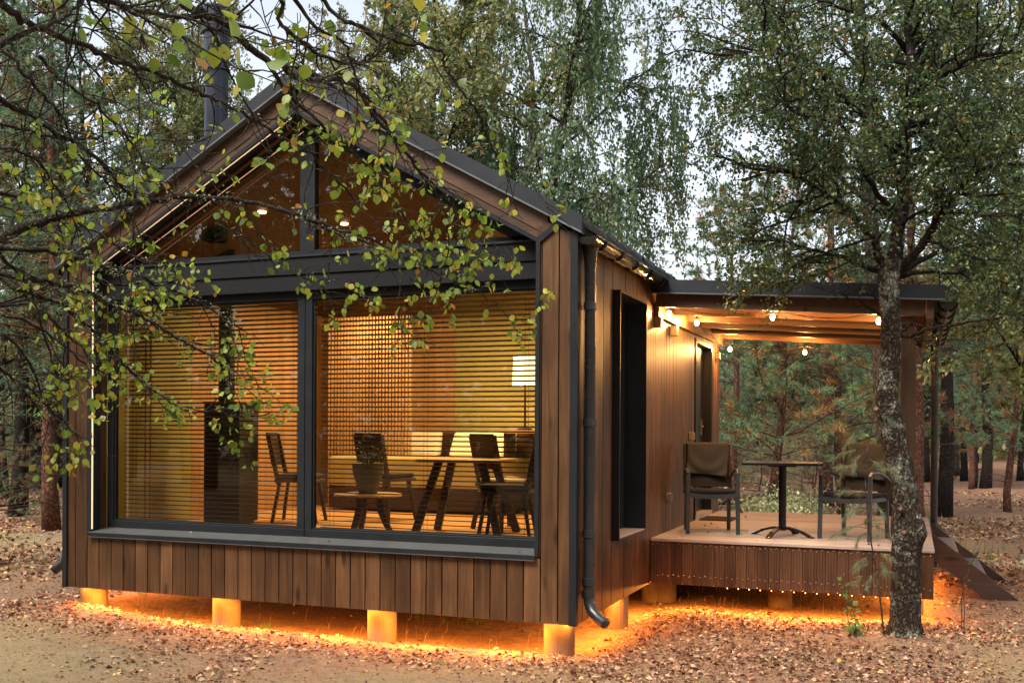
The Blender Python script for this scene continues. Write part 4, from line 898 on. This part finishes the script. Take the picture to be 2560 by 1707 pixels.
# ------------------------------------------------------------------ the gnarled tree at right
def catmull(P, k=5):
    P = [np.asarray(p, float) for p in P]; Q = [2*P[0]-P[1]]+P+[2*P[-1]-P[-2]]; out = []
    for i in range(1, len(Q)-2):
        for j in range(k):
            t = j/k; a, b, c, d = Q[i-1:i+3]; out.append(.5*((2*b)+(-a+c)*t+(2*a-5*b+4*c-d)*t*t+(-a+3*b-3*c+d)*t**3))
    out.append(P[-1]); return out
def gnarled():
    global RNG
    RNG = np.random.default_rng(31); random.seed(31); TY = 1.84
    t = empty('gnarled_tree', (7.565, TY, 0), 0, 'gnarled tree with lichen-spotted trunk standing in front of the porch', 'tree'); off = V(7.565, TY, 0)
    prof = [(-.1, 7.565, .150), (.02, 7.565, .128), (.12, 7.565, .118), (.4, 7.56, .113), (.70, 7.563, .115), (.84, 7.575, .122), (.92, 7.588, .138), (1.02, 7.575, .128), (1.12, 7.565, .108), (1.3, 7.555, .098), (1.55, 7.505, .104), (1.70, 7.47, .100), (1.87, 7.44, .108), (1.97, 7.42, .104), (2.08, 7.40, .092), (2.42, 7.425, .084), (2.77, 7.433, .084), (3.0, 7.42, .082), (3.15, 7.413, .088), (3.28, 7.43, .080)]
    zs = np.linspace(-.1, 3.28, 150); xs = np.interp(zs, [p[0] for p in prof], [p[1] for p in prof]); rs = np.interp(zs, [p[0] for p in prof], [p[2] for p in prof]); n = 56
    vs = []; fs = []; ph = RNG.random(20)*6.28
    for i, z in enumerate(zs):
        for k in range(n):
            a = 2*math.pi*k/n; tw = a+.5*math.sin(z*1.6)
            q = rs[i]*(1+.045*math.sin(3*tw+ph[0]+z*2)+.06*math.sin(2*a+z*5+ph[1])*math.sin(z*4)+.035*abs(math.sin(9*tw+ph[2]+2.2*math.sin(z*7)))+.025*math.sin(17*tw+z*21+ph[3])+.03*RNG.normal()*.5+(.34*math.exp(-((z+.02)/.13)**2)*(.35+abs(math.sin(2.5*a+.4))) if z < .4 else 0))
            vs.append((xs[i]+q*math.cos(a)-off[0], q*math.sin(a)+.05*math.sin(z*1.1), z+.004*RNG.normal()))
    for i in range(len(zs)-1):
        for k in range(n): k2 = (k+1) % n; fs.append((i*n+k, i*n+k2, (i+1)*n+k2, (i+1)*n+k))
    me = bpy.data.meshes.new('trunk'); me.from_pydata(vs, [], fs); me.materials.append(M['bark']); me.polygons.foreach_set('use_smooth', [True]*len(fs)); o = bpy.data.objects.new('trunk', me); C.objects.link(o); o.parent = t
    for x, z in ((7.56, .93), (7.53, 1.13), (7.33, 1.98)):   # pruned branch stubs
        b = MB(); b.off = off; b.tube([(x, TY-.08, z), (x-.01, TY-.15, z+.02)], [.026, .018], 8); b.build('cut_stub', M['raft'], o)
    # limbs traced from the picture, each given its own depth spread
    D = 9.55
    def L8(pts, d0, d1, r0, r1): # crop 1300,0 scale 1.8667
        n = len(pts); P = [at(1300+x/1.8667, y/1.8667, D+d0+(d1-d0)*i/(n-1)) for i, (x, y) in enumerate(pts)]; return P, r0, r1
    top = (1745, 1292)
    limbs = [
     L8([top, (1752, 1150), (1785, 950), (1788, 750), (1808, 550), (1828, 350), (1815, 150), (1800, -100), (1790, -400)], 0, .3, .075, .025),
     L8([top, (1680, 1200), (1640, 1100), (1560, 1010), (1450, 920), (1330, 850), (1230, 800), (1100, 790)], 0, -1.3, .045, .008),
     L8([top, (1600, 1240), (1480, 1190), (1360, 1170), (1250, 1130), (1150, 1110)], 0, -.7, .03, .006),
     L8([top, (1830, 1200), (1900, 1110), (1960, 1000), (2050, 880), (2170, 790), (2280, 690), (2450, 600)], 0, -.8, .05, .014),
     L8([(1790, 720), (1690, 650), (1590, 540), (1480, 430), (1380, 330), (1270, 265), (1130, 240), (980, 255)], .1, -1.6, .04, .006),
     L8([(1760, 690), (1660, 500), (1610, 400), (1560, 300), (1500, 215), (1430, 100), (1400, -60)], .1, 1.0, .032, .008),
     L8([(1800, 740), (1880, 680), (1990, 610), (2150, 545), (2300, 560), (2430, 540)], .1, 1.1, .03, .007),
     L8([(1825, 430), (1950, 370), (2050, 310), (2150, 260), (2352, 245), (2520, 260)], .2, -1.0, .035, .01),
     L8([(1830, 300), (1900, 200), (1990, 120), (2100, 0), (2150, -120)], .2, .8, .03, .008),
     L8([(1700, 1010), (1600, 930), (1520, 860), (1420, 740), (1300, 620), (1200, 600), (1080, 560)], .05, 1.0, .03, .006),
     L8([(1755, 1000), (1640, 870), (1560, 700), (1480, 560), (1300, 540), (1190, 400)], .1, -1.7, .03, .005),
     L8([(1790, 1000), (1900, 800), (2000, 740), (2180, 700), (2352, 640)], .1, 1.4, .03, .006),
     L8([(1820, 250), (1700, 120), (1560, 60), (1400, 0), (1250, -40)], .3, -.6, .03, .006),
     L8([top, (1950, 1180), (2100, 1150), (2250, 1110), (2400, 1060)], 0, 1.0, .028, .008),
     L8([top, (1900, 1265), (2050, 1280), (2200, 1310), (2352, 1350), (2500, 1370)], 0, .9, .02, .006),
     L8([(1770, 1060), (1850, 1000), (2010, 990), (2200, 1010), (2352, 1000)], .1, -1.2, .022, .006),
    ]
    def P6(pts, d0, d1, r0, r1): n = len(pts); return [at(2100+x/5.2275, 650+y/5.2275, D+d0+(d1-d0)*i/(n-1)) for i, (x, y) in enumerate(pts)], r0, r1
    bare = [P6([(560, 720), (450, 670), (300, 580), (150, 510), (0, 440), (-180, 400), (-330, 330)], -.1, -.7, .016, .003), P6([(780, 980), (900, 990), (1080, 920), (1250, 875), (1500, 850), (1700, 810), (1900, 780), (2150, 740)], -.1, -.8, .02, .008),
            P6([(780, 960), (900, 860), (980, 790)], -.1, -.2, .014, .006), P6([(700, 1000), (900, 1010), (1100, 1050), (1250, 1060)], -.1, -.3, .009, .003), P6([(560, 520), (400, 470), (280, 400), (180, 330)], -.1, -.5, .012, .004)]
    br = MB(); br.off = off; cen = []; dr = []
    def sub(B, r, depth, leafy):
        L = sum(np.linalg.norm(B[i+1]-B[i]) for i in range(len(B)-1)); n = max(2, int(L/(.11 if depth == 0 else .09)))
        for j in range(n):
            u = .12+.88*(j+RNG.random())/n
            if depth == 0 and u < .2: continue
            q, qd = interp(B, u); l2 = (.5+.65*RNG.random())*(1.25-.5*u) if depth == 0 else .10+.24*RNG.random()
            B2, _ = wander(q, qd*.55+perp(qd)*.9+V(0, 0, .15), l2, 5 if depth == 0 else 3, .22, -.01)
            br.tube(B2, [max(.0025, r*.32*(1-i/len(B2))) for i in range(len(B2))] if depth == 0 else [.004, .003, .002, .002], 4 if depth == 0 else 3, False, .5)
            if depth == 0: sub(B2, .006, 1, leafy)
            elif leafy:
                for m_ in range(int(20+18*RNG.random())):
                    p, pd = interp(B2, RNG.random()); cen.append(p+RNG.normal(size=3)*.035); dr.append(pd*.5+RNG.normal(size=3)*.7+V(0, 0, -.3))
    for P, r0, r1 in limbs:
        B = catmull(P, 4); B = [p+RNG.normal(size=3)*.008 for p in B]; br.tube(B, [r0+(r1-r0)*(i/(len(B)-1))**.8 for i in range(len(B))], 8, True, .5, .06); sub(B, r0, 0, True)
    for P, r0, r1 in bare:
        B = catmull(P, 4); B = [p+RNG.normal(size=3)*.006 for p in B]; br.tube(B, [r0+(r1-r0)*(i/(len(B)-1)) for i in range(len(B))], 6, True, .5, .1)
        for j in range(9):
            q, qd = interp(B, .2+.8*RNG.random()); B2, _ = wander(q, qd*.6+perp(qd), .08+.16*RNG.random(), 3, .3); br.tube(B2, [.004, .003, .002, .002], 3, False, .5)
    br.build('branches', M['darkbark'], t, smooth=True)
    cen = np.array(cen)-off; print('gnarled leaves', len(cen)); leaves('crown', cen, dr, .029+.017*RNG.random(len(cen)), M['apple'], t, wid=.7)
gnarled()
# ------------------------------------------------------------------ pear tree reaching in from the left
def pear():
    global RNG
    RNG = np.random.default_rng(41); random.seed(41)
    tx, ty = ground_at(-900, 4.6); t = empty('pear_tree', (tx, ty, 0), 0, 'pear tree whose lichened leafy branches reach in from the left in front of the cabin', 'tree'); off = V(tx, ty, 0)
    tk = MB(); tk.off = off; TP = [V(tx, ty, -.1), V(tx+.03, ty, .8), V(tx-.04, ty+.05, 1.5), V(tx+.08, ty+.1, 2.3), V(tx+.05, ty+.15, 3.2), V(tx+.2, ty+.1, 4.0)]
    tk.tube(catmull(TP, 4), list(np.linspace(.17, .06, 21)), 14, True, .5, .06); tk.build('trunk', M['bark'], t, smooth=True)
    def tr(pts, d0, d1): n = len(pts); return [at(x, y, d0+(d1-d0)*i/(n-1)) for i, (x, y) in enumerate(pts)]
    BR = [ # points, start/end distance, radii, leafiness, lichen, hook to trunk height
     ([(-60, 200), (0, 250), (66, 281), (128, 327), (194, 357), (240, 393), (286, 444), (327, 490)], 3.6, 4.2, .014, .006, .25, .3, 2.6),
     ([(-80, 615), (0, 592), (102, 556), (230, 526), (332, 510), (459, 495), (612, 505), (755, 541), (816, 571), (900, 600), (960, 640)], 4.0, 4.7, .026, .004, .55, 1.0, 1.9),
     ([(-60, -40), (0, 10), (51, 46), (128, 87), (230, 122), (281, 153), (357, 173), (434, 204), (510, 235), (561, 260), (638, 301), (714, 352), (791, 398), (860, 470), (900, 520)], 2.6, 4.3, .013, .004, .16, .25, 3.2),
     ([(-60, 610), (0, 620), (100, 626), (186, 639), (243, 660), (291, 677), (339, 687), (383, 710), (425, 721), (500, 758), (570, 800), (610, 830)], 4.4, 5.0, .018, .004, .8, 1.0, 1.75),
     ([(-60, 690), (60, 695), (100, 700), (157, 712), (215, 725), (243, 744), (272, 756), (320, 779), (368, 800), (425, 834), (483, 867), (530, 892), (557, 932), (588, 968)], 4.5, 5.2, .018, .004, .9, 1.0, 1.6),
     ([(-60, 700), (40, 720), (100, 741), (148, 758), (186, 790), (215, 813), (262, 850), (300, 900), (341, 941), (379, 972), (432, 1008), (486, 1030), (570, 1020), (629, 1040)], 4.6, 5.3, .015, .003, .9, .8, 1.5),
     ([(60, 740), (120, 790), (160, 830), (200, 865), (230, 905), (270, 945)], 4.6, 5.0, .009, .003, 1.0, .4, None),
     ([(120, -60), (200, -10), (306, 15), (408, 38), (510, 46), (632, 72)], 2.1, 2.5, .012, .004, .18, .2, 3.4),
     ([(380, -60), (470, 20), (551, 51), (663, 148), (714, 168), (765, 199), (848, 198), (902, 229), (932, 270), (968, 314), (1004, 368), (1066, 439), (1124, 502), (1150, 560), (1165, 640)], 2.9, 4.7, .016, .003, .62, .3, 3.6),
     ([(902, 229), (940, 300), (990, 350), (1030, 400), (1080, 470), (1110, 540), (1120, 620), (1100, 690)], 3.7, 4.7, .008, .003, .85, .2, None),
     ([(663, 148), (720, 230), (790, 300), (850, 350), (900, 400), (960, 470), (1010, 540), (1050, 600)], 3.3, 4.6, .008, .003, .75, .2, None),
     ([(760, -60), (840, 40), (900, 70), (986, 100), (1039, 113), (1102, 127), (1115, 167), (1137, 203), (1173, 252), (1200, 292), (1213, 332), (1227, 368), (1258, 399), (1303, 417), (1343, 412)], 3.4, 3.9, .008, .0025, .30, .0, None),
     ([(376, -20), (352, 102), (347, 255), (337, 459), (332, 700), (335, 900)], 3.7, 3.9, .003, .002, .1, 0, None),
     ([(755, 541), (850, 575), (945, 604), (1012, 645), (1084, 680), (1128, 698), (1164, 720), (1204, 733), (1250, 775), (1270, 790)], 4.5, 4.9, .007, .002, 1.1, .4, None),
     ([(945, 604), (986, 689), (1008, 743), (1030, 775)], 4.7, 4.8, .003, .0015, .35, 0, None),
     ([(540, 560), (620, 600), (700, 660), (780, 700), (850, 695)], 4.5, 4.9, .005, .002, .5, .3, None),
     ([(-40, 130), (60, 190), (110, 240), (160, 300), (190, 380), (250, 440), (300, 480)], 3.4, 4.2, .009, .003, .2, .2, 2.4),
     ([(-40, 130), (90, 75), (150, 45), (200, 10), (240, -40)], 2.8, 3.1, .009, .003, .15, .1, None),
     ([(100, 140), (150, 200), (240, 260), (310, 330), (370, 420), (430, 480), (480, 520)], 3.6, 4.3, .007, .003, .3, .2, None),
     ([(-40, 380), (60, 385), (110, 420), (140, 470), (170, 510), (210, 600)], 3.6, 4.2, .008, .003, .5, .3, 2.1),
     ([(-40, 300), (80, 330), (180, 350), (280, 335), (400, 350), (520, 350)], 3.9, 4.4, .008, .003, .3, .2, None),
     ([(0, 640), (60, 700), (100, 800), (130, 900), (150, 960)], 4.1, 4.5, .008, .003, .5, .2, None),
     ([(-60, 900), (0, 923), (38, 950), (69, 965), (96, 992), (126, 1026), (153, 1045), (180, 1076), (210, 1095), (230, 1093)], 4.2, 4.8, .009, .002, .3, .3, 1.5),
     ([(-60, 820), (30, 850), (80, 920), (110, 990), (125, 1050), (150, 1110)], 4.3, 4.7, .008, .002, .35, .2, None),
     ([(620, -40), (700, 60), (760, 110), (830, 150), (900, 160), (960, 120), (1000, 60)], 3.0, 3.5, .009, .003, .15, .1, 3.6),
     ([(700, -60), (780, 60), (850, 100), (880, 160), (900, 230)], 3.1, 3.6, .007, .003, .15, .1, None),
     ([(-40, 480), (80, 500), (160, 540), (260, 590), (330, 640), (420, 660)], 4.2, 4.7, .009, .003, .7, .5, None),
     ([(-40, 780), (60, 800), (140, 850), (200, 900), (260, 930)], 4.3, 4.8, .008, .003, .8, .4, None),
    ]
    br = MB(); br.off = off; cen = []; dr = []; sz = []; lc = []; ldr = []
    G = V(0, 0, -1); SIDE = AR*.5
    def leaf(p, d, s):
        pet = .012+.022*RNG.random(); e = p+unit(unit(d)+G*.4+RNG.normal(size=3)*.3)*pet; br.tube([p, e], [.0010, .0008], 3, False, .6); cen.append(e); dr.append(unit(d)*.4+G*.75+RNG.normal(size=3)*.45); sz.append(s)
    def twig(p, d, L, r, leafy, depth):
        B, _ = wander(p, d, L, 6 if depth == 0 else 3, .20, -.03)
        br.tube(B, [max(.0013, r*(1-.75*i/len(B))) for i in range(len(B))], 5 if depth == 0 else 4, False, .5, .1)
        n = max(1, int(L/.045))
        for j in range(n):
            u = .1+.9*(j+RNG.random())/n; q, qd = interp(B, u)
            if depth == 0 and RNG.random() < .55: twig(q, qd*.7+perp(qd)*.9+G*.1, .04+.12*RNG.random(), .0022, leafy, 1)
            if RNG.random() < leafy*(.60 if depth == 0 else .54):
                for m_ in range(RNG.integers(1, 4)): leaf(q, perp(qd), .023+.018*RNG.random())
        if RNG.random() < leafy:
            q = B[-1]
            for m_ in range(RNG.integers(2, 5)): leaf(q, perp(unit(B[-1]-B[-2])), .023+.019*RNG.random())
    for pts, d0, d1, r0, r1, leafy, lich, hook in BR:
        P = tr(pts, d0, d1)
        if hook is not None: P = [V(tx+.05, ty+.05, hook)]+[(V(tx, ty, hook)+P[0])/2+V(0, 0, .12)]+P
        B = catmull(P, 5); B = [p+RNG.normal(size=3)*.004 for p in B]; n = len(B)
        br.tube(B, [r0+(r1-r0)*(i/(n-1))**.8 for i in range(n)], 8, True, .5, .14)
        L = sum(np.linalg.norm(B[i+1]-B[i]) for i in range(n-1)); st = .32 if hook is not None else .05
        k = int(L*(1-st)/.058)
        for j in range(k):
            u = st+(1-st)*(j+RNG.random())/k; q, qd = interp(B, u); d = qd*.7+perp(qd)*.9+SIDE*.3+G*.15; rr = RNG.random()
            if rr < .42: twig(q, d, .10+.30*RNG.random(), .0034, leafy*.88*(.25+.75*u), 0)
            else:      # spur
                B2, e = wander(q, perp(qd)+qd*.3, .02+.05*RNG.random(), 2, .3); br.tube(B2, [.0035, .0028, .0018], 4, False, .5)
                if RNG.random() < leafy*.5*u:
                    for m_ in range(RNG.integers(1, 4)): leaf(B2[-1], e, .023+.019*RNG.random())
            if lich and RNG.random() < .8*lich:
                for m_ in range(int(22*lich)): lc.append(q+RNG.normal(size=3)*(r0*.5+.006)); ldr.append(RNG.normal(size=3))
        if leafy > .3: twig(B[-1], unit(B[-1]-B[-2]), .12, .002, leafy, 0)
    # the few big leaves close to the camera at the top
    for x, y, s, d in ((570, 30, .05, 2.2), (535, 60, .045, 2.2), (610, 60, .05, 2.2), (335, 100, .045, 2.4), (370, 95, .045, 2.4), (290, 105, .04, 2.5), (598, 195, .048, 2.4), (650, 200, .05, 2.4), (680, 170, .045, 2.4), (720, 190, .05, 2.4), (620, 150, .045, 2.4), (130, 15, .04, 2.6), (480, 150, .04, 2.5), (430, 10, .045, 2.2), (1060, 20, .045, 3.0), (210, 75, .04, 2.6), (400, 135, .04, 2.5), (545, 105, .045, 2.3)):
        leaf(at(x, y-22, d), RNG.normal(size=3), s)
    br.build('branches', M['peartwig'], t, smooth=True)
    print('pear leaves', len(cen)); leaves('crown', np.array(cen)-off, dr, np.array(sz), M['pear'], t, wid=.88, broad=True, fold=.06)
    o = leaves('lichen_tufts', np.array(lc)-off, ldr, .008+.010*RNG.random(len(lc)), M['lich'], t, wid=.7, kind='stuff')
pear()
# ------------------------------------------------------------------ small plants
def stem_plant(name, x, y, H, nst, lsize, mat_, label, cat, nleaf=14, spread=.25, seedv=1):
    global RNG
    RNG = np.random.default_rng(seedv); z0 = float(hgt(x, y)); t = empty(name, (x, y, z0), 0, label, cat); s = MB(); c = []; d = []
    for k in range(nst):
        B, _ = wander((RNG.normal()*.02, RNG.normal()*.02, -.02), (RNG.normal()*spread, RNG.normal()*spread, 1), H*(.6+.5*RNG.random()), 6, .10); s.tube(B, [.005, .0045, .004, .003, .003, .002, .001], 5, False, .5)
        for j in range(nleaf): u = .25+.75*RNG.random(); q, qd = interp(B, u); pd = perp(qd); c.append(q+pd*.01); d.append(pd+V(0, 0, .2))
    s.build('stem', M['greybark'], t); leaves('foliage', c, d, lsize*(.7+.6*RNG.random(len(c))), M[mat_], t); return t
stem_plant('sprout', 7.13, 1.75, .62, 2, .055, 'sprout', 'slim bright green sprout left of the gnarled trunk', 'plant', 16, .04, 3)
stem_plant('seedling', 7.14, 1.80, .14, 6, .06, 'sprout', 'low tuft of bright green leaves at the foot of the slim sprout', 'plant', 8, .5, 4)
stem_plant('sapling', 8.07, 2.4, .85, 2, .035, 'oakl', 'thin bare sapling right of the gnarled trunk', 'sapling', 6, .12, 5)
def pine_sapling():
    global RNG
    RNG = np.random.default_rng(8); x, y = 7.22, 1.70; t = empty('pine_sapling', (x, y, float(hgt(x, y))), 0, 'wispy pine sapling with drooping needles left of the gnarled trunk', 'pine sapling'); s = MB(); P = [V(.18, .05, -.02), V(.12, .03, .5), V(.04, 0, 1.0), V(.02, 0, 1.5), V(.10, .02, 2.0)]; B = catmull(P, 4); s.tube(B, list(np.linspace(.009, .003, len(B))), 5, False, .5); c = []; d = []
    for k in range(30):
        u = .25+.75*RNG.random(); q, qd = interp(B, u); B2, _ = wander(q, V(RNG.normal(), RNG.normal()*.6, .1)+V(-.45, 0, 0), .14+.24*RNG.random(), 4, .2, -.28); s.tube(B2, [.003, .0025, .002, .002, .001], 3, False, .5)
        for j in range(16): p, pd = interp(B2, .3+.7*RNG.random()); c.append(p); d.append(pd+V(0, 0, -.35))
    s.build('stem', M['greybark'], t); needles('foliage', c, d, .09, .0011, 8, M['needle'], t, .45)
pine_sapling()
def bush(x, y, R, H, n, mat_, label, ls=.06):
    t = empty('bush', (x, y, float(hgt(x, y))), 0, label, 'bush'); s = MB(); c = []; d = []
    for k in range(60):
        B, _ = wander((RNG.normal()*R*.2, RNG.normal()*R*.2, -.03), (RNG.normal()*.7, RNG.normal()*.7, .8), H*(.6+.6*RNG.random()), 5, .2); s.tube(B, [.006, .005, .004, .003, .002, .001], 3, False, .5)
        for j in range(n//60): q, qd = interp(B, .2+.8*RNG.random()); c.append(q+RNG.normal(size=3)*.05*R); d.append(RNG.normal(size=3)+V(0, 0, .3))
    s.build('stems', M['greybark'], t); leaves('foliage', c, d, ls*(.6+.8*RNG.random(len(c))), M[mat_], t)
for px, d, R, lb in ((1900, 17.5, 1.5, 'pale leafy bush behind the table seen through the porch'), (2000, 19.5, 1.1, 'light green low bush right of the table seen through the porch')):
    x, y = ground_at(px, d); bush(x, y, R, .9, 4200, 'bush', lb)
x, y = ground_at(1822, 18.5)
for k, (dx, dz, lb) in enumerate(((0, .1, 'lowest log of the firewood heap seen past the left armchair'), (.03, .28, 'middle log of the firewood heap seen past the left armchair'), (-.05, .46, 'topmost log of the firewood heap seen past the left armchair'))):
    b = MB(); b.tube([(x-.55+dx, y, dz+.1), (x+.5+dx, y+.15*k, dz+.14)], [.09, .08], 10); tag(b.build('log', M['pinebark'], smooth=False), lb, 'log', 'firewood logs')
# ------------------------------------------------------------------ ground cover
def vnoise(x, y, s, seed):
    g = np.random.default_rng(seed).random((64, 64)); fx, fy = x/s, y/s; ix, iy = np.floor(fx).astype(int), np.floor(fy).astype(int); tx, ty = fx-ix, fy-iy; tx = tx*tx*(3-2*tx); ty = ty*ty*(3-2*ty)
    a = g[ix % 64, iy % 64]; b = g[(ix+1) % 64, iy % 64]; c = g[ix % 64, (iy+1) % 64]; d = g[(ix+1) % 64, (iy+1) % 64]; return (a*(1-tx)+b*tx)*(1-ty)+(c*(1-tx)+d*tx)*ty
def litter():
    global RNG
    RNG = np.random.default_rng(51)
    def sample(N, x0, x1, y0, y1): return RNG.uniform(x0, x1, N), RNG.uniform(y0, y1, N)
    X = []; Y = []; Sz = []
    x, y = sample(260000, -4.5, 11.5, -3.2, 8.5); n = .55*vnoise(x+50, y+50, .9, 1)+.3*vnoise(x+50, y+50, .33, 2)+.15*vnoise(x+50, y+50, .12, 3)
    band = np.exp(-((y+.35)/.38)**2)*(x > -.8)*(x < 5.6)*1.0
    band2 = np.exp(-((x-5.75)/.5)**2)*(y > -.6)*(y < 2.8)+np.exp(-((y-2.2)/.45)**2)*(x > 5.2)
    right = sm(5.3, 6.6, x)*(1-sm(4.5, 8, y))
    p = .02+.75*band+.6*band2+.50*right*sm(.36, .55, n)+.40*sm(.48, .66, n)
    p *= 1-.85*sm(.56, .7, vnoise(x+20, y+9, 1.6, 9))*(1-np.clip(band+band2, 0, 1))
    inside = (x > .05) & (x < 5.1) & (y > .12) | (x > 5) & (x < 7.85) & (y > 2.75) & (y < 6.4); p = np.where(inside, .012, p)
    k = RNG.random(len(x)) < p*.72; X.append(x[k]); Y.append(y[k]); Sz.append(.018+.042*RNG.random(k.sum())**1.7)
    N = 60000; px = RNG.uniform(-100, 2660, N); dist = RNG.uniform(13, 34, N); ang = np.arctan((px-1280)/F)+YAW; x = CAM[0]+np.sin(ang)*dist; y = CAM[1]+np.cos(ang)*dist
    n = vnoise(x+80, y+80, 1.7, 4); k = (RNG.random(N) < sm(.3, .7, n)) & ~((x > -.3) & (x < 7.9) & (y > -.2) & (y < 6.4)); X.append(x[k]); Y.append(y[k]); Sz.append(.045+.045*RNG.random(k.sum()))
    x = np.concatenate(X); y = np.concatenate(Y); s = np.concatenate(Sz); N = len(x); z = hgt(x, y)+.003+.016*RNG.random(N)**2
    dirs = RNG.normal(size=(N, 3)); dirs[:, 2] *= .25; cen = np.stack([x, y, z], 1)
    print('litter', N); leaves('fallen_leaves', cen, dirs, s, M['litter'], wid=.72, fold=.16, kind='stuff')
litter()
def debris():
    global RNG
    RNG = np.random.default_rng(57); N = 90000; x = RNG.uniform(-4.5, 11.5, N); y = RNG.uniform(-3.3, 8, N); n = vnoise(x+9, y+9, .5, 12); k = (RNG.random(N) < .25+.75*n) & ~((x > 0) & (x < 5.1) & (y > .3) & (y < 6.3)); x, y = x[k], y[k]; N = len(x)
    d = RNG.normal(size=(N, 3)); d[:, 2] *= .15; leaves('forest_debris', np.stack([x, y, hgt(x, y)+.002+.004*RNG.random(N)], 1), d, .008+.030*RNG.random(N)**3, M['crumb'], wid=.45, fold=.12, kind='stuff')
    N = 16000; x = RNG.uniform(-4.5, 11, N); y = RNG.uniform(-3.3, 6, N); d = RNG.normal(size=(N, 3)); d[:, 2] *= .08; s = unit(np.cross(d, [0, 0, 1.]))*.0016; c = np.stack([x, y, hgt(x, y)+.005], 1); d = unit(d)*(.04+.06*RNG.random((N, 1)))
    np_mesh('fallen_needles', np.stack([c-s, c+s, c+d+V(0, 0, .003)], 1).reshape(-1, 3), 3, M['crumb'], RNG.random(N), kind='stuff')
debris()
def stray():
    RNG = np.random.default_rng(77); P = []
    for _ in range(70): P.append((RNG.uniform(5.25, 7.75), RNG.uniform(2.5, 6.3), .724+.003))
    for _ in range(14): P.append((RNG.uniform(.4, 4.8), RNG.uniform(-.02, .17), .822))
    P = np.array(P); d = RNG.normal(size=P.shape); d[:, 2] = abs(d[:, 2])*.08; leaves('leaves_on_deck_and_sill', P, d, .02+.03*RNG.random(len(P)), M['litter'], wid=.7, fold=.12, kind='stuff')
stray()
def blades(name, x, y, H, mat_, wdt=.004, bend=.5):
    N = len(x); z = hgt(x, y); base = np.stack([x, y, z], 1); a = RNG.random(N)*6.28; sd_ = np.stack([np.cos(a), np.sin(a), 0*a], 1)*wdt; h = (H*(.5+.8*RNG.random(N)))[:, None]; b = np.stack([np.cos(a*1.7), np.sin(a*1.7), 0*a], 1)*bend*h*RNG.random((N, 1))
    up = np.array([0, 0, 1.])*h; P = [base-sd_, base+sd_, base+up*.6+b*.35+sd_*.6, base+up+b, base+up*.6+b*.35-sd_*.6]
    return np_mesh(name, np.stack(P, 1).reshape(-1, 3), 5, M[mat_], RNG.random(N), None, [(0, 1, 2, 4), (4, 2, 3)], kind='stuff')
RNG = np.random.default_rng(61)
x = RNG.uniform(.3, 7.6, 900); y = np.where(x < 5, RNG.uniform(.3, 2.5, 900), RNG.uniform(2.9, 4.2, 900)); blades('dry_grass', x[::2], y[::2], .12, 'dry', .002, 1.4)
N = 26000; px = RNG.uniform(1790, 2600, N); dist = RNG.uniform(14.2, 24, N); ang = np.arctan((px-1280)/F)+YAW; x = CAM[0]+np.sin(ang)*dist; y = CAM[1]+np.cos(ang)*dist; k = (RNG.random(N) < np.where(x < 6.0, 1, .06)*sm(.35, .6, vnoise(x+30, y+30, 1.1, 6))) & ~((x < 7.9) & (y < 6.5)); blades('grass', x[k], y[k], .16, 'grass', .006, .5)
cx = RNG.uniform(-2, 11, 46); cy = RNG.uniform(-2.6, 1.6, 46); x = np.repeat(cx, 16)+RNG.normal(size=46*16)*.03; y = np.repeat(cy, 16)+RNG.normal(size=46*16)*.03; blades('weeds', x, y, .045, 'sprout', .004, .8)
